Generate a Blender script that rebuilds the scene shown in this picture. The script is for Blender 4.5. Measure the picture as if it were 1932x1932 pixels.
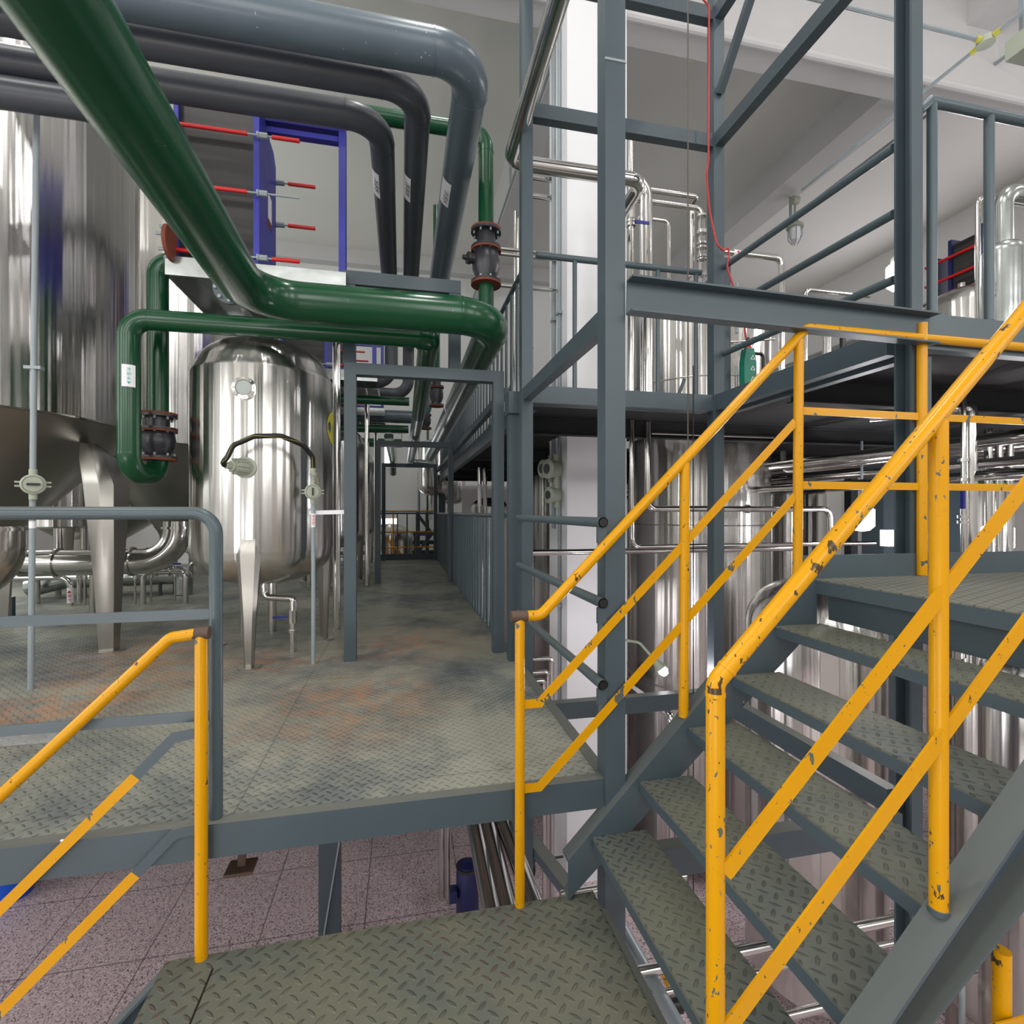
import bpy, bmesh, math, random
from mathutils import Vector, Matrix
random.seed(7)
for o in list(bpy.data.objects): bpy.data.objects.remove(o)
scene = bpy.context.scene
COL = scene.collection
V = Vector
# ------------------------------------------------------------------ camera
EYE = 1.1                      # eye height above the tank platform (Z = 0)
YAW = math.radians(12.15)
cam = bpy.data.cameras.new('camera'); camo = bpy.data.objects.new('camera', cam); COL.objects.link(camo)
camo.location = (0, 0, EYE); camo.rotation_euler = (math.pi/2, 0, -YAW)
cam.sensor_width = 36; cam.lens = 18; cam.clip_start = 0.05; cam.clip_end = 100
scene.camera = camo
# ------------------------------------------------------------------ world, exposure
w = bpy.data.worlds.new('world'); scene.world = w; w.use_nodes = True
w.node_tree.nodes['Background'].inputs[0].default_value = (0.9, 0.95, 1, 1)
w.node_tree.nodes['Background'].inputs[1].default_value = 0.6
vs = scene.view_settings
vs.view_transform = 'Standard'; vs.look = 'None'; vs.gamma = 1; vs.use_curve_mapping = False
vs.exposure = -0.12
# ------------------------------------------------------------------ area lights added at walls and ceiling; no windows modelled behind them
def area(name, loc, rot, sx, sy, power, col=(1, 1, 1)):
    l = bpy.data.lights.new(name, 'AREA'); l.shape = 'RECTANGLE'; l.size = sx; l.size_y = sy
    l.energy = power; l.color = col
    o = bpy.data.objects.new(name, l); COL.objects.link(o); o.location = loc; o.rotation_euler = rot
    return o
RX = math.pi/2
for i, x in enumerate((-5.6, -1.9, 1.8, 5.5, 9.2)):        # lights added at the solid back wall, facing +Y
    area('window_daylight', (x, -4.85, 4.2), (RX, 0, 0), 1.9, 3.6, 120, (1, 0.99, 0.96))
for y in (-1.0, 3.2, 7.4, 11.6):                           # lights added at the left wall, facing +X
    area('window_daylight', (-7.35, y, 3.6), (RX, 0, -RX), 1.6, 3.6, 125, (0.96, 1, 0.98))
for y in (1.0, 6.2, 11.4):                                 # lights added at the right wall, facing -X
    area('window_daylight', (13.25, y, 5.6), (RX, 0, RX), 2.2, 2.4, 85, (1, 0.95, 1))
for x in (-5.8, -3.0):                                # low lights added to brighten the ground floor
    area('window_daylight', (x, -4.85, -1.2), (RX, 0, 0), 2.0, 1.6, 70, (1, .97, .98))
for y in (1.5, 5.0):  # more of the added low lights, at the left wall
    area('window_daylight', (-7.35, y, -1.2), (RX, 0, -RX), 2.0, 1.6, 75, (1, .97, .98))
for x, y in ((-4.4, .6), (-4.4, 4.6), (.6, -.6), (.6, 3.0), (5, -.8), (5, 2.4), (9.6, .2)):   # lights added out of view under the ceiling, without lamp bodies
    area('high_bay_light', (x, y, 8.25), (0, 0, 0), .5, .5, 95 if x < 4 else 50, (1, .98, .97))

def ray(px, py):
    u = (px-966)/966; v = (966-py)/966
    return V((math.sin(YAW)+u*math.cos(YAW), math.cos(YAW)-u*math.sin(YAW), v))
def atY(px, py, Y): d = ray(px, py); t = Y/d.y; return V((d.x*t, Y, EYE+d.z*t))
def atX(px, py, X): d = ray(px, py); t = X/d.x; return V((X, d.y*t, EYE+d.z*t))
def atZ(px, py, Z): d = ray(px, py); t = (Z-EYE)/d.z; return V((d.x*t, d.y*t, Z))
def atD(px, py, D): d = ray(px, py); return V((d.x*D, d.y*D, EYE+d.z*D))
def oncyl(px, py, cx, cy, r):
    d = ray(px, py); a = d.x**2+d.y**2; b = -2*(d.x*cx+d.y*cy); c = cx*cx+cy*cy-r*r
    t = (-b-math.sqrt(max(0, b*b-4*a*c)))/(2*a)
    p = V((d.x*t, d.y*t, EYE+d.z*t)); n = V((p.x-cx, p.y-cy, 0)).normalized()
    return p, n
# ------------------------------------------------------------------ material helpers
class N:
    def __init__(s, name):
        s.m = bpy.data.materials.new(name); s.m.use_nodes = True; s.t = s.m.node_tree
        s.b = s.t.nodes['Principled BSDF']; s.tc = None
    def nd(s, kind, **kw):
        n = s.t.nodes.new(kind)
        for k, v in kw.items():
            if k.startswith('_'): setattr(n, k[1:], v)
        for k, v in kw.items():
            if k.startswith('_'): continue
            key = int(k[1:]) if k[0] == 'i' and k[1:].isdigit() else k.replace('__', ' ')
            if isinstance(v, bpy.types.NodeSocket): s.t.links.new(v, n.inputs[key])
            else: n.inputs[key].default_value = v
        return n
    def co(s):
        if not s.tc: s.tc = s.t.nodes.new('ShaderNodeTexCoord')
        return s.tc.outputs['Object']
    def math(s, op, a, b=0.0, c=0.0): return s.nd('ShaderNodeMath', _operation=op, i0=a, i1=b, i2=c).outputs[0]
    def noise(s, scale, detail=3, rough=.55, vec=None):
        return s.nd('ShaderNodeTexNoise', Vector=vec or s.co(), Scale=scale, Detail=detail, Roughness=rough).outputs[0]
    def scaled(s, x, y, z, vec=None):
        return s.nd('ShaderNodeMapping', Vector=vec or s.co(), Scale=(x, y, z)).outputs[0]
    def step(s, val, a, b):
        n = s.nd('ShaderNodeMapRange', Value=val, From__Min=a, From__Max=b); return n.outputs[0]
    def mix(s, f, a, b):
        n = s.t.nodes.new('ShaderNodeMix'); n.data_type = 'RGBA'
        for i, v in ((0, f), (6, a), (7, b)):
            if isinstance(v, bpy.types.NodeSocket): s.t.links.new(v, n.inputs[i])
            else: n.inputs[i].default_value = (v if i == 0 else (*v, 1))
        return n.outputs[2]
    def set(s, **kw):
        for k, v in kw.items():
            k = k.replace('__', ' ')
            if isinstance(v, bpy.types.NodeSocket): s.t.links.new(v, s.b.inputs[k])
            else: s.b.inputs[k].default_value = (*v, 1) if isinstance(v, tuple) and len(v) == 3 else v
    def bump(s, h, strength=.3, dist=.01):
        n = s.nd('ShaderNodeBump', Strength=strength, Distance=dist, Height=h)
        s.t.links.new(n.outputs[0], s.b.inputs['Normal'])
def sc(c, f): return tuple(min(1, x*f) for x in c)
M_DARK=None
def srgb(r, g, b): return tuple(((x/255+.055)/1.055)**2.4 if x > 10 else x/3295 for x in (r, g, b))

def paint(name, col, rough=.45, var=.15, chips=None, th=.66, cscale=14, dust=0.0, spec=.5, specks=0):
    s = N(name); n1 = s.noise(3.0, 5)
    c = s.mix(n1, sc(col, 1-var), sc(col, 1+var))
    if dust:
        g = s.nd('ShaderNodeNewGeometry'); sp = s.nd('ShaderNodeSeparateXYZ', Vector=g.outputs['Normal'])
        up = s.math('MULTIPLY', s.step(sp.outputs[2], .5, .95), dust)
        c = s.mix(up, c, srgb(128, 126, 112))
    if chips:
        n2 = s.noise(cscale, 4, .6, s.scaled(1, 1, .55)); n3 = s.noise(cscale*3.1, 2)
        v = s.math('ADD', n2, s.math('MULTIPLY', n3, .12))
        f = s.step(v, th, th+.012)
        if specks:
            f2 = s.math('MULTIPLY', s.step(s.noise(cscale*4.2, 2, .5, s.scaled(1, 1, .6)), specks, specks+.02), s.step(s.noise(3.3, 2), .42, .5))
            f = s.math('MAXIMUM', f, f2)
        n4 = s.noise(5.3, 2)
        c = s.mix(f, c, s.mix(s.step(n4, .48, .52), chips[0], chips[1]))
        s.bump(s.math('MULTIPLY', f, -1), .35, .002)
    s.set(Base__Color=c, Roughness=rough); s.b.inputs['Specular IOR Level'].default_value = spec
    return s.m
def steel(name, col=(.62, .61, .59), rough=.16, wave=.25, stretch=(2.2, 2.2, .18), wdist=.02, brush=.06, aniso=0):
    s = N(name)
    n1 = s.noise(1.6, 2, .5, s.scaled(*stretch)); n2 = s.noise(60, 3, .6, s.scaled(1, 1, .03))
    n3 = s.noise(4, 4)
    r = s.math('ADD', s.math('MULTIPLY', n3, brush), s.math('ADD', s.math('MULTIPLY', n2, brush), rough-brush))
    s.set(Base__Color=s.mix(n3, sc(col, .9), sc(col, 1.08)), Metallic=1.0, Roughness=r)
    if wave: s.bump(n1, wave, wdist)
    if aniso:
        tg = s.nd('ShaderNodeTangent', _direction_type='RADIAL', _axis='Z'); s.t.links.new(tg.outputs[0], s.b.inputs['Tangent'])
        s.b.inputs['Anisotropic'].default_value = aniso; s.b.inputs['Anisotropic Rotation'].default_value = .25
    return s.m
def checker(name, col, cell=.038, dusty=srgb(122, 121, 108), seams=None, rust=(), worn=0.5, redmark=False, mark=.55):
    s = N(name); sx = s.nd('ShaderNodeSeparateXYZ', Vector=s.co()); x, y = sx.outputs[0], sx.outputs[1]
    k = 1/(cell*1.414)
    a = s.math('MULTIPLY', s.math('ADD', x, y), k); b = s.math('MULTIPLY', s.math('SUBTRACT', x, y), k)
    fa = s.math('SUBTRACT', s.math('FRACT', a), .5); fb = s.math('SUBTRACT', s.math('FRACT', b), .5)
    par = s.math('FLOORED_MODULO', s.math('ADD', s.math('FLOOR', a), s.math('FLOOR', b)), 2)
    par = s.math('GREATER_THAN', par, .5); ip = s.math('SUBTRACT', 1, par)
    u = s.math('ADD', s.math('MULTIPLY', fa, par), s.math('MULTIPLY', fb, ip))
    v = s.math('ADD', s.math('MULTIPLY', fb, par), s.math('MULTIPLY', fa, ip))
    d = s.math('ADD', s.math('POWER', s.math('MULTIPLY', u, 1/.47), 2), s.math('POWER', s.math('MULTIPLY', v, 1/.15), 2))
    loz = s.math('SUBTRACT', 1, s.step(d, .45, 1.25))
    n1 = s.noise(1.1, 6, .62); n2 = s.noise(7, 5, .6); n3 = s.noise(.8, 3)
    wear = s.step(s.math('ADD', s.math('MULTIPLY', n1, .8), s.math('MULTIPLY', n2, .25)), .42+.1*(1-worn), .62+.1*(1-worn))
    c = s.mix(wear, dusty, col)
    if redmark:
        dark = s.mix(s.step(n3, .45, .6), sc(col, .45), srgb(112, 62, 44))
    else: dark = sc(col, .42)
    f = s.math('MULTIPLY', loz, s.math('ADD', s.math('MULTIPLY', wear, mark), .14))
    c = s.mix(f, c, dark)
    for (rx, ry, rr) in rust:
        vd = s.nd('ShaderNodeVectorMath', _operation='DISTANCE', i0=s.scaled(1, 1, 0)); vd.inputs[1].default_value = (rx, ry, 0)
        m = s.step(vd.outputs['Value'], rr, rr*.15)
        m = s.math('MULTIPLY', m, s.step(s.noise(5.5, 9, .74), .42, .70))
        c = s.mix(s.math('MULTIPLY', m, .72), c, srgb(188, 118, 60))
    if seams:
        ox, px_, oy, py_ = seams
        for q, o_, p_ in ((x, ox, px_), (y, oy, py_)):
            fr = s.math('ABSOLUTE', s.math('SUBTRACT', s.math('FRACT', s.math('DIVIDE', s.math('SUBTRACT', q, o_), p_)), .5))
            ln = s.math('GREATER_THAN', fr, .5-.0035/p_)
            c = s.mix(s.math('MULTIPLY', ln, .4), c, (.03, .03, .028))
    s.set(Base__Color=c, Roughness=s.math('ADD', s.math('MULTIPLY', n2, .25), .42))
    s.bump(loz, .9, .004)
    return s.m
def emit(name, col, st):
    s = N(name); s.set(Base__Color=(0, 0, 0), Emission__Color=col, Emission__Strength=st); return s.m
M = {}
GREY = srgb(66, 79, 86)
M['grey'] = paint('grey_paint', GREY, .42, .12, chips=(srgb(40, 46, 50), srgb(150, 155, 158)), th=.80, cscale=22, dust=.55)
M['primer'] = paint('dark_underside_primer', srgb(34, 36, 38), .7, .2)  # near-black tone puts the shade below the upper deck into the colour
M['rail_grey'] = paint('grey_rail_paint', srgb(72, 86, 92), .33, .12, dust=.3)
M['yellow'] = paint('yellow_paint', srgb(206, 146, 0), .26, .1, spec=.3, chips=(srgb(72, 52, 30), srgb(84, 90, 84)), th=.735, cscale=26, specks=.70)
M['burnt'] = paint('burnt_steel', srgb(78, 60, 48), .6, .4)
M['yellow_near'] = paint('chipped_yellow_paint', srgb(206, 146, 0), .26, .1, spec=.3, chips=(srgb(72, 56, 34), srgb(88, 96, 88)), th=.69, cscale=24, specks=.68)
M['yellow_worn'] = paint('worn_yellow_paint', srgb(205, 145, 0), .26, .1, spec=.3, chips=(srgb(78, 86, 84), srgb(84, 90, 84)), th=.67, cscale=13, specks=.72)
M['green'] = paint('green_pipe_paint', srgb(16, 70, 42), .22, .12, chips=(srgb(150, 165, 150), srgb(160, 170, 160)), th=.80, cscale=60)
M['dark_pipe'] = paint('dark_grey_pipe_paint', srgb(66, 70, 77), .36, .15, chips=(srgb(140, 145, 150), srgb(160, 165, 168)), th=.80, cscale=50)
M['lit_pipe'] = paint('blue_grey_pipe_paint', srgb(84, 98, 107), .3, .14, chips=(srgb(160, 170, 175), srgb(190, 195, 198)), th=.77, cscale=50)  # paler, bluer tone for the thickest overhead pipe
M['ins'] = steel('aluminium_cladding', (.5, .53, .52), .22, .15, (3, 3, 3))
M['darkclad'] = steel('dark_cladding', (.36, .42, .40), .24, .12, (3, 3, 3))
M['steel'] = steel('polished_stainless', (.60, .59, .565), .21, .55, (5.2, 5.2, .08), .02, .07, .9)
M['steel_plain'] = steel('stainless_tube', (.64, .63, .61), .14, 0)
M['steel_dull'] = steel('brushed_stainless', (.42, .405, .375), .34, .1, (2, 2, .5))
M['blue'] = paint('blue_paint', srgb(48, 52, 150), .42, .08)
M['darkblue'] = paint('dark_blue_paint', srgb(22, 30, 78), .4, .1)
M['red'] = paint('red_plastic', srgb(196, 30, 30), .35, .06)
M['rust'] = paint('rusty_flange', srgb(112, 56, 36), .75, .35)
M['iron'] = paint('black_cast_iron', srgb(44, 44, 50), .35, .2)
M['black'] = paint('black_rubber', srgb(22, 22, 22), .4, .1)
M['galv'] = paint('galvanised_conduit', srgb(142, 152, 156), .38, .2)
M['fitting'] = paint('grey_green_fitting', srgb(160, 166, 150), .45, .1)
M['white'] = paint('white_label', srgb(235, 235, 238), .5, .02)
M['teal_ink'] = paint('teal_ink', srgb(60, 180, 160), .5, 0)
M['red_ink'] = paint('red_ink', srgb(200, 30, 40), .5, 0)
M['dark_ink'] = paint('dark_ink', srgb(40, 40, 45), .5, 0)
M['handle_blue'] = paint('blue_handle', srgb(26, 40, 130), .4, .05)
M['teal'] = paint('teal_plastic', srgb(14, 112, 92), .4, .06)
M['yellow_tag'] = paint('yellow_sticker', srgb(205, 200, 60), .5, .05)
M['cable_red'] = paint('red_cable', srgb(170, 38, 38), .4, .05)
M['rope'] = paint('wire_rope', srgb(86, 78, 70), .6, .2)
M['wire_yellow'] = paint('yellow_green_wire', srgb(190, 185, 70), .5, .1)
M['glass_clear'] = None
s = N('clear_glass'); s.set(Base__Color=(1, 1, 1), Roughness=.03, IOR=1.45); s.b.inputs['Transmission Weight'].default_value = 1; M['glass_clear'] = s.m
s = N('sight_glass'); s.set(Base__Color=(.42, .46, .44), Roughness=.05); M['glass_dark'] = s.m
s = N('plate_pack'); zz = s.nd('ShaderNodeSeparateXYZ', Vector=s.co())
band = s.step(s.noise(9, 1, .5, s.scaled(.05, .05, 1)), .42, .55)
fine = s.math('FRACT', s.math('MULTIPLY', s.math('ADD', zz.outputs[0], zz.outputs[1]), 90))
s.set(Base__Color=s.mix(band, (.006, .0055, .0055), (.03, .028, .026)), Roughness=.45); s.bump(fine, .5, .004); M['plates'] = s.m
M['deck'] = checker('platform_checker_plate', srgb(88, 95, 98), .036, srgb(145, 145, 132), seams=(-.6, 1.45, 2.15-7, 1.4), 
    rust=((-1.95, -2.45, .75), (-1.7, -3.25, .75), (-1.95, -3.75, .6), (-.3, -3.95, .75), (.1, -2.6, .8), (-.95, -2.95, .5), (-2.3, -4.1, .5)), worn=.5, mark=.7)
M['landing'] = checker('landing_checker_plate', srgb(80, 88, 85), .043, srgb(104, 104, 88), worn=.62, redmark=True, mark=.75)
M['tread'] = checker('tread_checker_plate', srgb(84, 91, 89), .036, srgb(104, 106, 92), worn=.6, mark=.8)
s = N('anti_slip_plate'); sx = s.nd('ShaderNodeSeparateXYZ', Vector=s.co()); x_, y_ = sx.outputs[0], sx.outputs[1]
a = s.math('ABSOLUTE', s.math('SUBTRACT', s.math('FRACT', s.math('MULTIPLY', s.math('SUBTRACT', s.math('MULTIPLY', x_, .883), s.math('MULTIPLY', y_, .469)), 26)), .5))
b = s.math('ABSOLUTE', s.math('SUBTRACT', s.math('FRACT', s.math('MULTIPLY', s.math('SUBTRACT', s.math('MULTIPLY', x_, .375), s.math('MULTIPLY', y_, .927)), 26)), .5))
ln = s.step(s.math('MAXIMUM', a, b), .445, .475)
s.set(Base__Color=s.mix(ln, s.mix(s.noise(3, 5), srgb(122, 122, 110), srgb(96, 102, 98)), srgb(58, 60, 56)), Roughness=.55); s.bump(ln, .5, .002); M['grid'] = s.m
s = N('terrazzo_floor'); vo = s.nd('ShaderNodeTexVoronoi', Vector=s.co(), Scale=95.0)
sep = s.nd('ShaderNodeSeparateColor', Color=vo.outputs['Color'])
c = s.mix(s.step(sep.outputs[0], .3, .9), srgb(196, 172, 177), srgb(226, 206, 209))
c = s.mix(s.math('GREATER_THAN', sep.outputs[1], .84), c, srgb(122, 108, 116))
c = s.mix(s.math('GREATER_THAN', sep.outputs[2], .88), c, srgb(232, 226, 224))
c = s.mix(s.step(s.noise(.7, 4), .62, .8), c, srgb(134, 104, 92))
sx = s.nd('ShaderNodeSeparateXYZ', Vector=s.co())
for q in (0, 1):
    fr = s.math('ABSOLUTE', s.math('SUBTRACT', s.math('FRACT', s.math('ADD', sx.outputs[q], .37+.2*q)), .5))
    c = s.mix(s.math('MULTIPLY', s.math('GREATER_THAN', fr, .494), .7), c, (.06, .045, .045))
s.set(Base__Color=c, Roughness=.42); M['terrazzo'] = s.m
def wallmat(name, col):
    s = N(name); s.set(Base__Color=s.mix(s.noise(.8, 4), sc(col, .95), sc(col, 1.03)), Roughness=.8); s.bump(s.noise(40, 3), .08, .003); return s.m
M['wall'] = wallmat('white_wall_paint', srgb(226, 226, 224)); M['ceil'] = wallmat('ceiling_paint', srgb(226, 225, 220))
M['column'] = wallmat('white_column_paint', srgb(226, 226, 229)); M['beam'] = wallmat('beam_paint', srgb(202, 201, 201))
M['sky'] = emit('bright_window_daylight', (.93, .93, 1), 5.0)
M['lamp_on'] = emit('lit_lamp_glass', (1, .97, 1), 30)
# ------------------------------------------------------------------ geometry helpers
def NB(): return bmesh.new()
def frame(d, up=None):
    d = d.normalized(); up = up or (V((0, 0, 1)) if abs(d.z) < .9 else V((0, 1, 0)))
    a = up.cross(d)
    if a.length < 1e-6: a = V((1, 0, 0)).cross(d)
    a.normalize(); return a, d.cross(a)
def loft(bm, rings, cap=True, closed=True):
    vs_ = [[bm.verts.new(p) for p in r] for r in rings]; n = len(vs_[0])
    for i in range(len(vs_)-1):
        for j in range(n if closed else n-1):
            k = (j+1) % n
            bm.faces.new((vs_[i][j], vs_[i][k], vs_[i+1][k], vs_[i+1][j]))
    if cap:
        try: bm.faces.new(list(reversed(vs_[0]))); bm.faces.new(vs_[-1])
        except Exception: pass
    return bm
def fillet(pts, R, n=8):
    pts = [V(p) for p in pts]; pts = [p for i, p in enumerate(pts) if i == 0 or (p-pts[i-1]).length > 1e-5]; out = [pts[0]]
    for i in range(1, len(pts)-1):
        p = pts[i]; a = (pts[i-1]-p); b = (pts[i+1]-p); la, lb = a.length, b.length; a.normalize(); b.normalize()
        ang = a.angle(b)
        if ang > math.pi-.02: out.append(p); continue
        t = min(R/math.tan(ang/2), la*.49 if i > 1 else la*.97, lb*.49 if i < len(pts)-2 else lb*.97)
        r = t*math.tan(ang/2); bis = (a+b).normalized(); c = p+bis*(r/math.sin(ang/2))
        s0 = p+a*t-c; s1 = p+b*t-c; tot = s0.angle(s1); ax = s0.cross(s1).normalized()
        for k in range(n+1): out.append(c+Matrix.Rotation(tot*k/n, 3, ax) @ s0)
    out.append(pts[-1]); return out
def tube(bm, pts, r, bend=0, seg=16, cap=True, n=8):
    P = fillet(pts, bend, n) if bend else [V(p) for p in pts]
    Q = [P[0]]
    for p in P[1:]:
        if (p-Q[-1]).length > 1e-5: Q.append(p)
    P = Q; d0 = (P[1]-P[0]).normalized(); a, b = frame(d0); rings = []
    for i, p in enumerate(P):
        if i == 0: d = d0
        elif i == len(P)-1: d = (P[i]-P[i-1]).normalized()
        else: d = ((P[i]-P[i-1]).normalized()+(P[i+1]-P[i]).normalized()).normalized()
        a = (a-d*a.dot(d)).normalized(); b = d.cross(a)
        m = 1.0
        if 0 < i < len(P)-1:
            cs = (P[i]-P[i-1]).normalized().dot(d); m = 1/max(.5, cs)
        rings.append([p+(a*math.cos(2*math.pi*k/seg)+b*math.sin(2*math.pi*k/seg))*r*(m if not bend else 1) for k in range(seg)])
    return loft(bm, rings, cap)
def cyl(bm, p0, p1, r, r2=None, seg=20):
    p0, p1 = V(p0), V(p1); a, b = frame(p1-p0)
    rr = [(p0, r), (p1, r if r2 is None else r2)]
    return loft(bm, [[p+(a*math.cos(2*math.pi*k/seg)+b*math.sin(2*math.pi*k/seg))*q for k in range(seg)] for p, q in rr])
def lathe(bm, prof, c, ax=V((0, 0, 1)), seg=48):
    a, b = frame(V(ax)); ax = V(ax).normalized(); c = V(c)
    return loft(bm, [[c+ax*z+(a*math.cos(2*math.pi*k/seg)+b*math.sin(2*math.pi*k/seg))*max(r, .0005) for k in range(seg)] for r, z in prof])
def box(bm, x0, x1, y0, y1, z0, z1):
    return loft(bm, [[V((x0, y0, z)), V((x1, y0, z)), V((x1, y1, z)), V((x0, y1, z))] for z in (z0, z1)])
def prof(bm, p0, p1, poly, up=None):
    p0, p1 = V(p0), V(p1); a, b = frame(p1-p0, up)
    return loft(bm, [[p+a*x+b*y for x, y in poly] for p in (p0, p1)])
def bar(bm, p0, p1, wd, h, up=None):
    return prof(bm, p0, p1, [(-wd/2, -h/2), (wd/2, -h/2), (wd/2, h/2), (-wd/2, h/2)], up)
def chan(bm, p0, p1, h, f, t=.008, side=1, up=None, drop=True):   # channel: web at x=0, flanges towards side*x, top at y=0
    q = [(0, 0), (f, 0), (f, -t), (t, -t), (t, -h+t), (f, -h+t), (f, -h), (0, -h)]
    q = [(x*side, y) for x, y in q]
    return prof(bm, p0, p1, q, up)
OFF = {}
def _fix(ob, smooth):
    me = ob.data
    if smooth:
        for p in me.polygons: p.use_smooth = True
        try: me.set_sharp_from_angle(angle=math.radians(38))
        except Exception: pass
def part(name, bm, m, parent=None, label=None, smooth=True):
    me = bpy.data.meshes.new(name)
    bmesh.ops.recalc_face_normals(bm, faces=bm.faces[:])
    off = OFF.get(parent.name, V((0, 0, 0))) if parent else V((0, 0, 0))
    if off.length: bmesh.ops.translate(bm, vec=-off, verts=bm.verts[:])
    bm.to_mesh(me); bm.free()
    if isinstance(m, str): m = M[m]
    me.materials.append(m); o = bpy.data.objects.new(name, me); COL.objects.link(o)
    if parent: o.parent = parent; OFF[o.name] = off
    if label: o['label'] = label
    _fix(o, smooth); return o
def thing(name, label, cat, loc=(0, 0, 0), group=None):
    o = bpy.data.objects.new(name, None); COL.objects.link(o); o.location = loc; o.empty_display_size = .1
    OFF[o.name] = V(loc); o['label'] = label; o['category'] = cat
    if group: o['group'] = group
    return o
def tag(o, label, cat, group=None, kind=None):
    o['label'] = label; o['category'] = cat
    if group: o['group'] = group
    if kind: o['kind'] = kind
    return o
def single(name, bm, m, label, cat, group=None, kind=None): return tag(part(name, bm, m), label, cat, group, kind)
def struct(name, bm, m, label, cat='structure', parent=None):
    o = part(name, bm, m, parent, smooth=False)
    if not parent: tag(o, label, cat, None, 'structure')
    return o
def dup(root, delta, label, group=None):
    def rec(o, par):
        c = o.copy(); COL.objects.link(c)
        if par: c.parent = par
        for ch in o.children: rec(ch, c)
        return c
    r = rec(root, None); r.location = V(root.location)+V(delta); r['label'] = label
    if group: r['group'] = group
    return r
def text(name, s_, m, parent, p, right, up, size, vertical=False):
    right = V(right).normalized(); up = V(up).normalized(); nrm = right.cross(up); obs = []
    bm = NB()
    items = [(s_, 0)] if not vertical else [(ch, -i*size*1.15) for i, ch in enumerate(s_)]
    for t_, dy in items:
        if t_ in '▼▲':
            sg = -1 if t_ == '▼' else 1; c = V(p)+up*(dy+size*.35)+nrm*.001
            vs_ = [bm.verts.new(c+right*size*.45*a_+up*size*.35*b_*sg) for a_, b_ in ((-1, -1), (1, -1), (0, 1))]
            bm.faces.new(vs_); continue
        cu = bpy.data.curves.new('t', 'FONT'); cu.body = t_; cu.size = size; cu.align_x = 'CENTER'; cu.extrude = .0003
        ob = bpy.data.objects.new('t', cu); COL.objects.link(ob)
        dg = bpy.context.evaluated_depsgraph_get(); me = bpy.data.meshes.new_from_object(ob.evaluated_get(dg))
        mt = Matrix((( right.x, up.x, nrm.x, p[0]+up.x*dy), (right.y, up.y, nrm.y, p[1]+up.y*dy), (right.z, up.z, nrm.z, p[2]+up.z*dy), (0, 0, 0, 1)))
        me.transform(mt); bm.from_mesh(me); bpy.data.meshes.remove(me)
        bpy.data.objects.remove(ob); bpy.data.curves.remove(cu)
    return part(name, bm, m, parent, smooth=False)
# ================================================================== THE ROOM
GZ = -3.1; HC = EYE+7.35; YE = 15.2; XL = -7.5; XR = 13.4; YB = -5.0
struct('floor', box(NB(), XL, XR, YB, YE, GZ-.2, GZ), 'terrazzo', 'pink terrazzo ground floor with joint lines under the platforms', 'floor')
struct('ceiling', box(NB(), XL, XR, YB, YE, HC, HC+.2), 'ceil', 'pale grey painted ceiling high above the hall', 'ceiling')
struct('wall_left', box(NB(), XL-.2, XL, YB, YE, GZ, HC), 'wall', 'white wall on the left of the hall', 'wall')
struct('wall_right', box(NB(), XR, XR+.2, YB, YE, GZ, HC), 'wall', 'white wall on the right of the hall', 'wall')
struct('wall_back', box(NB(), XL, XR, YB-.2, YB, GZ, HC), 'wall', 'white wall behind the stairs', 'wall')
bm = NB()
wins = []
for (x0, x1, yt, yb) in ((724, 747, 776, 800), (722, 746, 822, 884), (716, 752, 975, 1018)):
    a = atY(x0, yt, YE); b = atY(x1, yb, YE); wins.append((a.x, b.x, b.z, a.z))
cuts = sorted({XL, XR}|{q for w_ in wins for q in w_[:2]}); zc = sorted({GZ, HC}|{q for w_ in wins for q in w_[2:]})
for i in range(len(cuts)-1):
    for j in range(len(zc)-1):
        cx, cz = (cuts[i]+cuts[i+1])/2, (zc[j]+zc[j+1])/2
        if not any(w_[0] < cx < w_[1] and w_[2] < cz < w_[3] for w_ in wins):
            box(bm, cuts[i], cuts[i+1], YE, YE+.2, zc[j], zc[j+1])
struct('wall_front', bm, 'wall', 'far white end wall beyond the walkway', 'wall')
for i, (x0, x1, z0, z1) in enumerate(wins):
    bm = NB(); t = .05
    box(bm, x0, x1, YE-.02, YE+.1, z0, z0+t); box(bm, x0, x1, YE-.02, YE+.1, z1-t, z1)
    box(bm, x0, x0+t, YE-.02, YE+.1, z0+t, z1-t); box(bm, x1-t, x1, YE-.02, YE+.1, z0+t, z1-t)
    f = struct('window_%d' % (i+1), bm, 'white', ('small bright window high on the far end wall', 'taller bright window on the far end wall', 'low bright window behind the far yellow stairs')[i], 'window')
    bm = NB(); box(bm, x0+t, x1-t, YE+.06, YE+.08, z0+t, z1-t); g = part('pane', bm, 'sky', f, smooth=False)
struct('wall_inner', box(NB(), 1.55, XR, 13.45, 13.55, GZ, 1.8), 'wall', 'plain partition wall under the far end of the upper deck', 'wall')
# ceiling beams
bx1 = .2876*7.35
struct('trim_1', box(NB(), bx1, bx1+.34, YB, YE, EYE+6.35, HC), 'beam', 'long white ceiling beam over the white column', 'beam')
struct('trim_2', box(NB(), 7.67, 8.3, YB, YE, EYE+6.76, HC), 'beam', 'second long white ceiling beam further right', 'beam')
bm = NB(); box(bm, XL, XR, 5.62, 5.98, EYE+5.85, HC-.001)
prof(bm, (XL, 5.6, EYE+5.85), (XR, 5.6, EYE+5.85), [(.06*math.cos(a*.524), .06*math.sin(a*.524)) for a in range(12)])
struct('trim_3', bm, 'beam', 'white cross beam with a rounded lower edge over the tanks', 'beam')
struct('trim_4', box(NB(), XL, XR, 14.9, YE, HC-.4, HC), 'beam', 'white beam along the top of the end wall', 'beam')
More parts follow.
